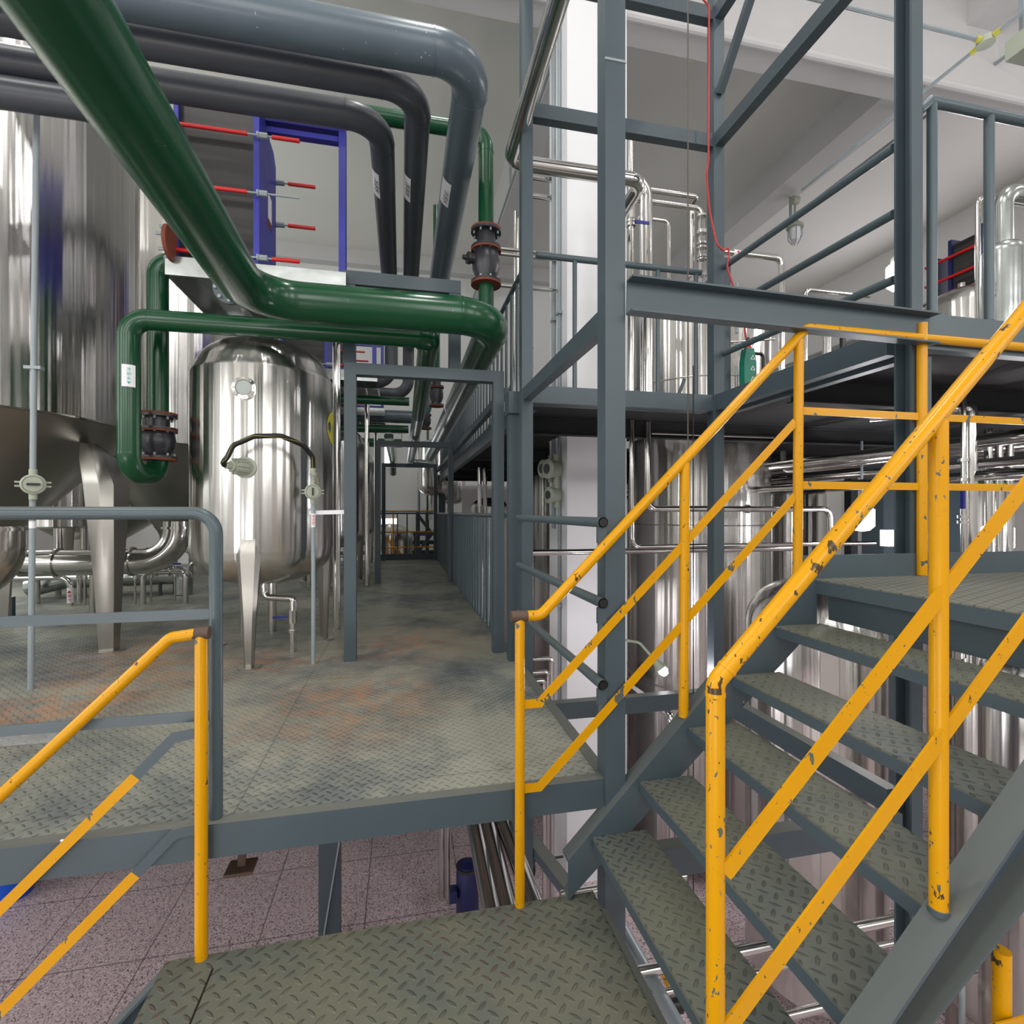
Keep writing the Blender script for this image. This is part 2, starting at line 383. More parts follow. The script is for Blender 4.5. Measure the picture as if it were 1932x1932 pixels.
# white column with side duct
cp = atY(1070, 966, 5.5).x
CX0, CX1, CY0, CY1 = cp, cp+.72, 5.5, 6.2
bm = NB(); loft(bm, [[V((CX0, CY0, z)), V((CX1, CY0, z)), V((CX1, CY1, z)), V((CX0, CY1, z))] for z in (GZ, HC-.35)])
struct('trim_6', bm, 'column', 'square white column standing beside the hoist frame', 'column')

# ================================================================== TANK PLATFORM
PY0, PX1 = 1.985, .86
pl = thing('tank_platform', 'grey steel platform of checker plate that carries the tanks and the walkway', 'platform', (0, 7, 0))
part('deck_plate', box(NB(), -7.2, PX1-.057, PY0+.0515, 12.1, -.012, 0), 'deck', pl, smooth=False)
bm = NB(); chan(bm, (-7.2, PY0, .0), (PX1+.02, PY0, .0), .12, .05, .008, 1); part('edge_beam', bm, 'grey', pl, smooth=False)
bm = NB(); chan(bm, (PX1, PY0+.052, .0), (PX1, 12.1, .0), .12, .055, .008, 1); part('edge_beam', bm, 'grey', pl, smooth=False)
for y in (3.52, 5.0, 6.5, 8.0, 9.5, 11, 12.05):
    bm = NB(); box(bm, -7.2, PX1-.06, y, y+.06, -.12, -.013); part('joist', bm, 'grey', pl, smooth=False)
# columns under the platform
for (px, yy, lb) in ((623, 5.0, 'dark square steel post standing on the terrazzo under the platform'),):
    p = atY(px, 1660, yy); bm = NB(); box(bm, p.x-.09, p.x+.09, yy-.09, yy+.09, GZ, -.125)
    t = thing('platform_post', lb, 'post', (p.x, yy, GZ)); part('post', bm, 'grey', t, smooth=False)
    bm = NB(); bar(bm, atY(606, 1775, yy-.13)+V((-.05, 0, -.4)), atY(641, 1598, yy-.13)+V((.02, 0, .2)), .012, .04); part('brace', bm, 'galv', t, smooth=False)
bm = NB(); box(bm, -.69, -.585, 2.22, 2.31, -.35, -.338); box(bm, -.65, -.62, 2.26, 2.27, -.3375, -.1205)
single('mounting_plate', bm, 'burnt', 'short rusty steel plate hanging under the platform edge', 'plate')

def portal(Y, X0, X1, top, lb, wd=.085, ext=0):
    t = thing('pipe_portal', lb, 'pipe support', (X0, Y, 0))
    for x in (X0, X1):
        bm = NB(); box(bm, x-wd/2, x+wd/2, Y-wd/2, Y+wd/2, 0, top-wd); part('post', bm, 'grey', t, smooth=False)
    bm = NB(); box(bm, X0-wd/2, X1+wd/2, Y-wd/2, Y+wd/2, top-wd, top); part('crossbeam', bm, 'grey', t, smooth=False)
    return t
portal(3.97, -.372, .74, 2.2, 'nearest grey steel portal over the walkway, beside the first round tank')
portal(8.15, -.36, .76, 2.2, 'second grey steel portal down the walkway')
portal(11.9, -.4, .76, 2.2, 'farthest grey steel portal at the end of the walkway')
t = thing('deck_post', 'square grey post beside the nearest portal, holding the corner of the upper deck', 'post', (.81, 3.72, 0))
part('post', box(NB(), .77, .85, 3.68, 3.76, 0, 1.82), 'grey', t, smooth=False)
part('cap_beam', box(NB(), .76, .895, 3.64, 3.8, 1.821, 1.98), 'grey', t, smooth=False)
# walkway side railing
def bar_rail(name, lb, X, ys, z0, z1, ytop, r=.014, rt=.021, mat='rail_grey'):
    t = thing(name, lb, 'railing', (X, ys[0], z0))
    part('top_rail', tube(NB(), [(X, ytop[0], z1), (X, ytop[1], z1)], rt, seg=12), mat, t)
    for y in ys: part('baluster', cyl(NB(), (X, y, z0), (X, y, z1-.012), r, seg=10), mat, t)
    return t
bar_rail('walkway_railing', 'long grey railing of close vertical bars along the right of the walkway', .80, [4.22+.2*i for i in range(39)], 0, 1.07, (4.0, 12.05))
# far end railing
t = thing('end_railing', 'grey railing with few bars across the far end of the walkway', 'railing', (.2, 12.05, 0))
part('top_rail', tube(NB(), [(-.6, 12.05, 1.07), (.78, 12.05, 1.07)], .021, seg=10), 'rail_grey', t)
for x in (-.1, .12, .33, .55): part('baluster', cyl(NB(), (x, 12.05, 0), (x, 12.05, 1.055), .014, seg=8), 'rail_grey', t)
part('toe_board', box(NB(), -.55, .75, 12.02, 12.03, 0, .14), 'grey', t, smooth=False)

# front grey railing on the left
XP = -.655
t = thing('platform_railing', 'grey pipe railing with flat middle bars on the front edge of the tank platform', 'railing', (XP, 2.03, 0))
part('top_rail', tube(NB(), [(-7, 2.03, EYE-.004), (XP, 2.03, EYE-.004), (XP, 2.03, .002)], .0225, .075, 16), 'rail_grey', t)
for z in (.735, .372): part('middle_bar', box(NB(), -7, XP-.015, 2.018, 2.024, z-.018, z+.018), 'rail_grey', t, smooth=False)
part('post', cyl(NB(), (-3.2, 2.03, .002), (-3.2, 2.03, EYE-.03), .02), 'rail_grey', t)

# ================================================================== LOWER LANDING
LZ = -.44; LX0, LX1, LY1 = -.79, .76, 1.965
t = thing('lower_landing', 'checker plate stair landing in the foreground below the platform edge', 'landing', (0, 1, LZ))
part('deck_plate', box(NB(), LX0, LX1, -.9, LY1, LZ-.01, LZ), 'landing', t, smooth=False)
bm = NB(); box(bm, LX0, LX0+.008, -.9, LY1, LZ-.14, LZ-.011); box(bm, LX1-.004, LX1+.02, -.9, LY1-.1, LZ-.14, LZ+.004); box(bm, LX0+.008, LX1-.005, LY1-.008, LY1, LZ-.14, LZ-.011)
part('edge_beam', bm, 'grey', t, smooth=False)
bm = NB(); box(bm, -.626, -.620, -.9, 1.9, LZ, LZ+.0012); part('plate_joint', bm, 'black', t, 'dark seam between two plates', smooth=False)
for x in (-.6, .6):
    part('leg', box(NB(), x-.04, x+.04, -.8, -.72, GZ, LZ-.011), 'grey', t, smooth=False)

# ================================================================== RIGHT-HAND FLIGHT
NY, FY = .93, 1.935        # inner faces of near and far stringers
def sz(x): return x-.925    # top edge of the stringers
t = thing('stair_flight', 'steep grey steel flight of open checker plate treads rising to the right', 'stairs', (.64, 1.4, LZ))
S2 = math.sqrt(.5)
def stringer(y, side, x0, x1):
    bm = NB(); H = .195; f = .07; th = .008
    def seg(ya, yb, d0, d1):   # d measured perpendicular below the top edge
        pts = []
        for x, d in ((x0, d0), (x1, d0), (x1, d1), (x0, d1)):
            pts.append((x+d*S2*0, sz(x)-d/S2))
        zs = []
        # cut the foot level with the landing
        loft(bm, [[V((x, yy, max(z, LZ+.001))) for x, z in pts] for yy in (ya, yb)])
    ys = sorted((y, y+side*th)); seg(ys[0], ys[1], 0, H)
    yf = sorted((y+side*th, y+side*f)); seg(yf[0], yf[1], 0, .009); seg(yf[0], yf[1], H-.009, H)
    return bm
part('stringer', stringer(FY, 1, .645, 1.80), 'grey', t, smooth=False)
part('stringer', stringer(NY, -1, .5, 1.80), 'grey', t, smooth=False)
TR = [(.752, -.235), (.958, -.005), (1.172, .2), (1.376, .408), (1.59, .605)]
TR = [(.748, -.20), (.953, .0), (1.172, .2), (1.376, .405), (1.59, .605)]
for x, z in TR:
    tr = part('tread', box(NB(), x, x+.23, NY+.001, FY-.001, z-.006, z), 'tread', t, smooth=False)
    bm = NB(); box(bm, x-.003, x+.005, NY+.001, FY-.001, z-.045, z-.0065); box(bm, x+.222, x+.229, NY+.001, FY-.001, z-.045, z-.0065)
    part('nosing', bm, 'grey', tr, smooth=False)
# upper landing
UX = 1.80; UZ = .8
t = thing('upper_landing', 'small grey stair landing with diamond grid plate at the top of the flight', 'landing', (2.3, 1.5, UZ))
part('deck_plate', box(NB(), UX, 3.4, .93, 1.966, UZ-.01, UZ), 'grid', t, smooth=False)
bm = NB(); box(bm, UX-.006, UX+.002, .93, FY, UZ-.06, UZ-.004); box(bm, UX+.06, UX+.12, .93, FY, UZ-.18, UZ-.011); part('edge_beam', bm, 'grey', t, smooth=False)
part('toe_board', box(NB(), UX-.06, 3.4, 1.9665, 1.9725, UZ-.02, UZ+.105), 'grey', t, smooth=False)
bm = NB(); box(bm, UX+.13, 3.4, 1.9, 1.96, UZ-.13, UZ-.011); part('joist', bm, 'grey', t, smooth=False)
part('leg', box(NB(), 3.25, 3.33, 1.0, 1.08, GZ, UZ-.011), 'grey', t, smooth=False)

# ------------------------------------------------------------------ yellow handrails
def welds(parent, pts, r, mat):
    for p, d in pts: part('weld', cyl(NB(), V(p)-V(d).normalized()*.004, V(p)+V(d).normalized()*.004, r), mat, parent)
def flat(*pts, w_=.034, th=.006):
    bm = NB(); P = [V(p) for p in pts]; yv = V((0, th/2, 0)); rings = []
    for i, p in enumerate(P):
        ds = [(P[j+1]-P[j]).normalized() for j in (i-1, i) if 0 <= j < len(P)-1]
        d = sum(ds, V((0, 0, 0))).normalized(); k = 1/max(.5, d.dot(ds[0])); n = V((-d.z, 0, d.x))*w_/2*k
        rings.append([p-n-yv, p-n+yv, p+n+yv, p+n-yv])
    return loft(bm, rings)
# far rail of the right-hand flight
RY = 1.955
t = thing('stair_handrail', 'yellow handrail on the far side of the rising flight, bending level along the upper landing', 'handrail', (.452, RY, LZ))
xa, za = .452, .692
part('handrail', tube(NB(), [(xa-.012, RY, za), (xa+.085, RY, za), (1.765, RY, za+1.765-xa-.085+.0), (3.6, RY, za+1.765-xa-.085)], .021, .05, 18), 'yellow', t)
part('end_fitting', cyl(NB(), (xa-.035, RY, za), (xa+.03, RY, za), .023), 'burnt', t, 'burnt rusty pipe end at the foot of the handrail')
part('post', cyl(NB(), (xa, RY, LZ), (xa, RY, za-.01), .0195), 'yellow', t)
for x in (1.165, 1.725): part('post', cyl(NB(), (x, RY+.01, sz(x)-.005), (x, RY, za+x-xa-.1), .0205), 'yellow', t)
part('post', cyl(NB(), (2.40, RY, UZ+.002), (2.40, RY, 1.99), .0215), 'yellow_worn', t)
for z0, z1 in ((.345, 1.5), (.014, 1.17)):
    part('middle_bar', flat((xa+.018, RY, z0), (xa+.08, RY, z0), (1.705, RY, z1)), 'yellow_worn', t, smooth=False)
for z in (1.55, 1.22): part('middle_bar', box(NB(), 1.745, 3.5, RY-.003, RY+.003, z-.017, z+.017), 'yellow_worn', t, smooth=False)
# near rail
QY = .9
t = thing('stair_handrail', 'thick yellow handrail on the near side of the rising flight, closest to the viewer', 'handrail', (.603, QY, LZ))
part('handrail', tube(NB(), [(.603, QY, LZ), (.603, QY, .765), (1.78, QY, 1.945+.0)], .0180, .03, 22), 'yellow_near', t)
welds(t, [((.603, QY, .742), (0, 0, 1)), ((.628, QY, .79), (1, 0, 1))], .0193, 'yellow')
part('post', cyl(NB(), (1.150, QY, sz(1.15)), (1.150, QY, 1.30), .0178, seg=24), 'yellow_near', t)
part('weld', cyl(NB(), (1.15, QY, sz(1.15)-.002), (1.15, QY, sz(1.15)+.010), .021), 'grey', t)
for z0 in (.395, .085): part('middle_bar', flat((.615, QY-.012, z0), (1.78, QY-.012, z0+1.165)), 'yellow', t, smooth=False)
# left descending rail
t = thing('stair_handrail', 'yellow handrail with two flat bars running down to the left from the lower landing', 'handrail', (-.677, 1.955, LZ))
x0 = -.677; z0 = .683
part('handrail', tube(NB(), [(x0+.01, RY, z0), (x0-.095, RY, z0-.012), (x0-2.4, RY, z0-2.29)], .0195, .04, 18), 'yellow', t)
part('end_fitting', cyl(NB(), (x0-.018, RY, z0), (x0+.026, RY, z0), .0225), 'burnt', t, 'burnt black pipe joint at the top of the post')
part('post', cyl(NB(), (x0, RY, LZ), (x0, RY, z0-.01), .0205), 'yellow', t)
for zz_, m_ in ((.338, 'yellow_worn'), (.008, 'yellow_worn')):
    part('middle_bar', flat((x0-.015, RY, zz_), (x0-.085, RY, zz_-.01), (x0-.2, RY, zz_-.13)), 'grey', t, 'unpainted grey end of the bar', smooth=False)
    part('middle_bar', flat((x0-.2, RY, zz_-.13), (x0-2.4, RY, zz_-2.33)), m_, t, smooth=False)
t = thing('stair_flight', 'grey stair stringer dropping to the left of the lower landing', 'stairs', (LX0, 1.9, GZ))
bm = NB()
loft(bm, [[V((LX0, y, LZ)), V((LX0-2.5, y, LZ-2.5)), V((LX0-2.5, y, LZ-2.72)), V((LX0, y, LZ-.22))] for y in (1.93, 1.938)])
loft(bm, [[V((LX0, y, LZ+.001)), V((LX0-2.5, y, LZ-2.5)), V((LX0-2.5, y, LZ-2.512)), V((LX0, y, LZ-.012))] for y in (1.87, 1.93)])
part('stringer', bm, 'grey', t, smooth=False)
for k in range(1, 11):
    part('tread', box(NB(), LX0-.22-.2*(k-1)-.01, LX0-.2*(k-1), .95, 1.929, LZ-.2*k-.03, LZ-.2*k), 'tread', t, smooth=False)
# yellow rail under the near stringer
p = V((1.317, .893, 0))
t = thing('lower_handrail', 'yellow post and bar showing under the near stair stringer at bottom right', 'handrail', (p.x, p.y, GZ))
part('post', cyl(NB(), (p.x, p.y, GZ), (p.x, p.y, .116), .0178), 'yellow_near', t)
part('middle_bar', box(NB(), p.x-.6, p.x+.9, p.y-.026, p.y-.0225, -.05, -.014), 'yellow', t, smooth=False)
t = single('floor_conduit', cyl(NB(), (1.255, .93, GZ), (1.255, .93, .02), .006), 'galv', 'thin grey upright tube just left of the low yellow post', 'conduit')

# ================================================================== HOIST FRAME
AX, AY, BX, BY, CX, CY = .86, 1.985, .86, 3.52, 2.36, 3.52
t = thing('hoist_tower', 'tall grey steel hoist frame of four square posts beside the stairs', 'steel frame', (1.6, 2.75, GZ))
def post(x, y, z0, z1, s_=.085): part('post', box(NB(), x-s_/2, x+s_/2, y-s_/2, y+s_/2, z0, z1), 'grey', t, smooth=False)
post(AX, AY+.03, GZ, HC-.5, .088); post(BX, BY, GZ, HC-.5, .08); post(CX+.0, CY, GZ, HC-.5, .088); 
bm = NB(); loft(bm, [[V((x, y, z)) for x, y in ((2.365, 1.975), (2.43, 1.975), (2.43, 2.065), (2.365, 2.065), (2.365, 2.055), (2.420, 2.055), (2.420, 1.985), (2.365, 1.985))] for z in (GZ, HC-.5)])
part('post', bm, 'grey', t, 'open channel post', smooth=False)
bm = NB(); box(bm, 2.435, 2.50, 1.99, 2.05, .93, 1.85); part('post', bm, 'grey', t, smooth=False)
part('post', box(NB(), CX+.05, CX+.11, CY-.03, CY+.03, 1.98, 3.05), 'grey', t, smooth=False)
def hb(p0, p1, h=.085, wd=.07): part('beam', bar(NB(), p0, p1, wd, h), 'grey', t, smooth=False)
for z, ab in ((-.32, 1), (1.93, 1), (3.93, 1), (4.9, 1)):
    h_ = .12 if z < 3 else .1
    hb((BX+.041, BY, z), (CX-.045, CY, z), h_); hb((CX, CY-.045, z), (CX, 2.067, z), h_)
    if z > 0: hb((BX, BY-.041, z-.005), (AX, AY+.075, z-.005), .085, .06)
    if z < 0: hb((AX+.045, 2.0, z-.06), (2.3, 2.0, z-.06), h_)
hb((CX, CY-.05, 4.28), (CX, 2.1, 5.75), .05, .05)
bm = NB(); chan(bm, (AX+.046, 1.965, 2.055), (2.45, 1.965, 2.03), .145, .06, .008, -1); part('beam', bm, 'grey', t, 'wide channel beam across the front', smooth=False)
part('weld', box(NB(), AX-.046, AX+.046, AY-.017, AY-.012, 2.955, 2.965), 'galv', t, smooth=False)
# pipe ends and brackets on the near-left post
t = thing('hoist_gate_rail', 'three grey pipe rails with open ends across the left side of the hoist frame', 'railing', (.8, 2.7, 0))
for py0, py1 in ((972, 986), (1070, 1141), (1178, 1298)):
    p1 = atX(1137, py1, .80); p1 = V((.80, max(p1.y, 1.93), p1.z)); z = EYE-(py1-966)/966*2.05
    p1 = V((.80, 1.955, z)); p0 = V((.80, 3.5, z))
    part('rail', tube(NB(), [p0, p1], .0215, seg=18, cap=False), 'rail_grey', t)
    part('rail_end', cyl(NB(), p1-V((0, .0005, 0)), p1+V((0, .01, 0)), .0168), 'black', t, 'dark open pipe end')  # black disc stands in for the shade inside the open pipe
    part('bracket', box(NB(), .782, .82, 1.965, 1.985, z-.085, z-.02), 'grey', t, smooth=False)
    part('bolt', cyl(NB(), (.795, 1.968, z-.11), (.795, 1.968, z-.084), .010, seg=6), 'grey', t, smooth=False)
# hoist cable
bm = NB(); cyl(bm, (1.66, 2.75, -1.9), (1.66, 2.75, HC-.6), .0045, seg=8)
single('hoist_cable', bm, 'rope', 'rusty wire hoist rope hanging down the middle of the hoist frame', 'cable')
bm = NB(); cyl(bm, (1.695, 2.75, -1.9), (1.695, 2.75, 1.97), .0035, seg=8)
single('hoist_cable', bm, 'black', 'thin black cable hanging beside the wire rope below the upper deck', 'cable')
# red control cable and pendant
pp = [atX(1336, -10, 2.31), ]
bm = NB()
c0 = lambda x, y: atY(x, y, 3.40)
tube(bm, [c0(1310, -20), c0(1338, 12), c0(1337, 300), c0(1333, 330), c0(1339, 400), c0(1352, 460), c0(1366, 475), c0(1374, 465), c0(1376, 480), c0(1372, 505), c0(1400, 590), c0(1408, 640)], .007, .05, 8)
single('control_cable', bm, 'cable_red', 'red electric cable looping down the far right post of the hoist frame', 'cable')
a = c0(1411, 700); 
t = thing('hoist_pendant', 'green hoist control box hanging from the red cable', 'control box', (a.x, a.y, a.z-.16))
bm = NB(); loft(bm, [[V((a.x+sx_*w_, a.y+sy_*.03, z)) for sx_, sy_ in ((-1, -1), (1, -1), (1, 1), (-1, 1))] for w_, z in ((.038, a.z-.17), (.05, a.z-.12), (.052, a.z+.06), (.034, a.z+.165))])
part('housing', bm, 'teal', t, smooth=False)
part('cable_collar', cyl(NB(), (a.x, a.y, a.z+.165), (a.x, a.y, a.z+.20), .03, .022), 'red', t)
part('cable_gland', cyl(NB(), (a.x, a.y, a.z+.20), (a.x, a.y, a.z+.25), .014), 'black', t)
for dz in (.08, .0, -.08):
    text('label', '△', 'white', t, (a.x+.02, a.y-.0306, a.z+dz), (1, 0, 0), (0, 0, 1), .045)

# ================================================================== UPPER DECK
DZ = 1.99
T1 = (3.62, 5.8, .84)
bmd = NB()
xs = sorted({.92, 9.5, CX+.06, CX0-.02, CX1+.02, T1[0]-.87, T1[0]+.87}); ys = sorted({2.0, 3.58, 13.0, CY0-.02, CY1+.02, T1[1]-.87, T1[1]+.87})
for i in range(len(xs)-1):
    for j in range(len(ys)-1):
        mx, my = (xs[i]+xs[i+1])/2, (ys[j]+ys[j+1])/2
        if mx < CX+.06 and my < 3.58: continue
        if CX0 < mx < CX1 and CY0 < my < CY1: continue
        if abs(mx-T1[0]) < .86 and abs(my-T1[1]) < .86: continue
        box(bmd, xs[i], xs[i+1], ys[j], ys[j+1], DZ-.012, DZ)
t = thing('upper_deck', 'grey steel mezzanine deck above head height on the right', 'mezzanine', (4, 6, DZ))
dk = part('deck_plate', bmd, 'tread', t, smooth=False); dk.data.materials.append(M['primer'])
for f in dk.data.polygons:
    if f.normal.z < -.5: f.material_index = 1  # downward faces take the painted shade tone
bm = NB(); chan(bm, (.9, 3.64, DZ+.012), (.9, 13, DZ+.012), .16, .07, .008, -1); part('edge_beam', bm, 'grey', t, smooth=False)
bm = NB(); chan(bm, (.93, 3.575, DZ+.012), (2.3, 3.575, DZ+.012), .13, .05, .008, 1); part('edge_beam', bm, 'grey', t, smooth=False)
bm = NB(); chan(bm, (2.45, 1.975, DZ+.06), (9.5, 1.975, DZ+.06), .17, .06, .008, 1); part('edge_beam', bm, 'rail_grey', t, smooth=False)
bm = NB(); chan(bm, (2.43, 2.1, DZ+.012), (2.43, 3.48, DZ+.012), .15, .06, .008, -1); part('edge_beam', bm, 'grey', t, smooth=False)
for y in (2.9, 4.6, 7.0, 8.6, 10.2, 11.8):
    bm = NB(); x0 = 2.5 if y < 3.5 else .98
    prof(bm, (x0, y, DZ-.013), (9.5, y, DZ-.013), [(-.04, 0), (.04, 0), (.04, -.01), (.005, -.01), (.005, -.15), (.04, -.15), (.04, -.16), (-.04, -.16), (-.04, -.15), (-.005, -.15), (-.005, -.01), (-.04, -.01)])
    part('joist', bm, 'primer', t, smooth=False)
for x, y in ((.98, 12.9), (6.2, 4.6), (8.8, 4.6), (6.2, 8.6), (8.8, 8.6), (6.2, 2.1)):
    part('column', box(NB(), x-.08, x+.08, y-.08, y+.08, GZ, DZ-.17), 'grey', t, smooth=False)
bar_rail('deck_railing', 'grey railing of close bars on the left edge of the upper deck, above the walkway', .93, [3.9+.22*i for i in range(40)], DZ+.0, 3.0, (3.66, 12.8), .013)
t = thing('deck_railing', 'grey railing across the upper deck behind the hoist frame', 'railing', (1.6, 3.66, DZ))
part('top_rail', tube(NB(), [(.97, 3.66, 3.0), (2.32, 3.66, 3.0)], .024), 'rail_grey', t)
for x in (1.27, 1.55, 1.95, 2.28): part('baluster', cyl(NB(), (x, 3.66, DZ), (x, 3.66, 2.98), .017), 'rail_grey', t)
part('toe_board', box(NB(), .98, 2.1, 3.69, 3.70, DZ, DZ+.03), 'grey', t, smooth=False)
part('loose_bar', bar(NB(), (2.12, 3.66, DZ+.01), (2.18, 3.66, DZ+.16), .02, .02), 'grey', t, smooth=False)
t = thing('deck_railing', 'three pipe rails between the two right-hand posts of the hoist tower', 'railing', (2.36, 2.8, DZ))
for z in (2.95, 2.62, 2.29): part('rail', tube(NB(), [(2.405, 3.47, z+.02), (2.405, 2.1, z-.03)], .0225), 'rail_grey', t)
for z in (2.75, 2.42, 2.1): part('bracket', cyl(NB(), (2.47, 3.42, z+.03), (2.47, 3.42, z+.08), .012, seg=6), 'galv', t, smooth=False)
t = thing('deck_railing', 'grey railing with thick uprights on the deck edge at top right', 'railing', (2.6, 2.04, DZ))
z = 3.09
part('top_rail', tube(NB(), [(2.43, 2.0, z-.06), (2.5, 2.0, z), (6.0, 2.0, z)], .0255, .03), 'rail_grey', t)
for x in (2.515, 2.87, 3.3, 3.75): part('baluster', cyl(NB(), (x, 2.0, DZ+.065), (x, 2.0, z-.01), .0215), 'rail_grey', t)
# ================================================================== TANKS
def legs_round(t, cx, cy, R, angs, z0, z1, w0, w1, m='steel_dull', foot=.075, dk=1.0, lean=-.035):
    for a in angs:
        ca, sa = math.cos(a), math.sin(a); r_ = V((ca, sa, 0)); tt = V((-sa, ca, 0)); c = V((cx, cy, 0))+r_*R
        bm = NB(); rings = []
        for z, w_, dd, o_ in ((z0+.012, w1*.5, .045, .0), (z0+.35*(z1-z0), w1*.75, .06, .0), (z0+.8*(z1-z0), w0, .085, 0), (z0+.92*(z1-z0), w0*.9, .07, lean*.35), (z1, w0*.35, .03, lean)):
            cc = c+r_*o_+V((0, 0, z)); h = w_/2; dd *= dk
            rings.append([cc-tt*h-r_*dd*.5, cc-tt*h+r_*dd*.15, cc-tt*h*.6+r_*dd*.5, cc+tt*h*.6+r_*dd*.5, cc+tt*h+r_*dd*.15, cc+tt*h-r_*dd*.5])
        loft(bm, rings); l = part('leg', bm, m, t)
        part('foot_plate', cyl(NB(), c+V((0, 0, z0)), c+V((0, 0, z0+.011)), foot, seg=20), 'steel_dull', l)
def dome(r, h, z, n=10, up=1): return [(r*math.cos(math.pi/2*k/n)**.8 if k < n else .001, z+up*h*math.sin(math.pi/2*k/n)) for k in range(n+1)]
def buffer_tank(cx, cy, lb, detail=True):
    t = thing('buffer_tank', lb, 'tank', (cx, cy, 0)); r = .516
    b = .045
    prof_ = list(reversed(dome(r-.006, .26, .80, 12, -1)))+[(r, .82), (r, 2.14), (r-.012, 2.165)]+[(q*.975, z) for q, z in dome(r-.02, .27, 2.175, 12)][1:]
    part('shell', lathe(NB(), prof_, (cx, cy, 0), seg=72), 'steel', t)
    part('lid_ring', lathe(NB(), [(.17, 2.40), (.21, 2.40), (.21, 2.43), (.17, 2.45)], (cx, cy, 0)), 'steel_dull', t)
    az0 = math.atan2(3.9-4.41, .017)
    legs_round(t, cx, cy, .49, [az0+2*math.pi/3*k for k in range(3)], 0, 1.0, .16, .12)
    if detail:
        p, n = oncyl(461, 732, cx, cy, r)
        g = part('sight_glass', lathe(NB(), [(.078, -.03), (.078, .016), (.055, .022), (.05, .014)], p, n, 32), 'steel_plain', t)
        part('glass', cyl(NB(), p+n*.010, p+n*.017, .05, seg=28), 'glass_dark', g)
        bm = NB(); lathe(bm, [(.05, .017), (.05, .019), (.001, .019)], p, n, 4)
        for k in range(8):
            a, b_ = frame(n); q = p+(a*math.cos(k*.785)+b_*math.sin(k*.785))*.066
            part('bolt', cyl(NB(), q+n*.018, q+n*.027, .005, seg=6), 'steel_plain', g)
        p, n = oncyl(463, 882, cx, cy, r)
        g = part('agitator_gland', lathe(NB(), [(.074, -.02), (.074, .014), (.058, .018), (.05, .03)], p, n, 28), 'fitting', t)
        ax = (n+V((-.75, 0, .02))).normalized(); q0 = p+n*.02
        part('gland_body', lathe(NB(), [(.046, -.02), (.05, .0), (.048, .065), (.036, .08), (.036, .10), (.024, .105), (.024, .14), (.014, .15)], q0, ax, 24), 'fitting', g)
        u_, v_ = frame(ax)
        for k in range(10):
            dr = u_*math.cos(k*.628)+v_*math.sin(k*.628)
            part('rib', bar(NB(), q0+dr*.05+ax*.0, q0+dr*.046+ax*.085, .008, .02, dr), 'fitting', g, smooth=False)
    # yellow warning disc on the right flank
    an = math.radians(-3); n = V((math.cos(an), math.sin(an), 0)); bm = NB()
    rows = []
    for k in range(25):
        a = 2*math.pi*k/24; aa = an+.13/r*math.cos(a); rows.append(V((cx+(r+.002)*math.cos(aa), cy+(r+.002)*math.sin(aa), 1.78+.13*math.sin(a))))
    ctr = bm.verts.new(V((cx+(r+.003)*math.cos(an), cy+(r+.003)*math.sin(an), 1.78))); vv = [bm.verts.new(q) for q in rows[:-1]]
    for k in range(24): bm.faces.new((ctr, vv[k], vv[(k+1) % 24]))
    part('warning_disc', bm, 'yellow_tag', t, 'round yellow sticker')
    # top fittings
    for dx, dy, h in ((-.05, 0, .1), (.08, .02, .13), (.02, -.12, .09)):
        bm = NB(); cyl(bm, (cx+dx, cy+dy, 2.36), (cx+dx, cy+dy, 2.45+h), .022); cyl(bm, (cx+dx, cy+dy, 2.43+h*.6), (cx+dx, cy+dy, 2.45+h*.6), .036)
        part('nozzle', bm, 'steel_plain', t)
    # outlet pipe and valve under the tank
    bm = NB(); tube(bm, [(cx, cy, .6), (cx, cy, .42), (cx+.2, cy-.1, .42), (cx+.235, cy-.12, .42), (cx+.235, cy-.12, .0)], .026, .05, 14)
    part('outlet_pipe', bm, 'steel_plain', t)
    for z in (.5, .37, .16): part('clamp', cyl(NB(), (cx+(.235 if z < .4 else 0), cy-(.12 if z < .4 else 0), z), (cx+(.235 if z < .4 else 0), cy-(.12 if z < .4 else 0), z+.018), .034), 'steel_plain', t)
    v = part('ball_valve', cyl(NB(), (cx+.235, cy-.12, .23), (cx+.235, cy-.12, .33), .032, seg=8), 'steel_plain', t)
    part('handle', box(NB(), cx+.09, cx+.2, cy-.145, cy-.135, .275, .29), 'handle_blue', v, 'blue lever')
    return t
bt = buffer_tank(-1.07, 4.41, 'nearest upright round tank on three legs, with sight glass and black hose')
# plainer ones further down the row
bt2 = buffer_tank(-1.07, 8.4, 'second round tank in the row, behind the first grey portal', False)
dup(bt2, (0, 3.0, 0), 'third round tank in the row, far down the walkway')
dup(bt2, (.0, -1.85, -.02), 'round tank half hidden between the nearest and the second tank') if False else None

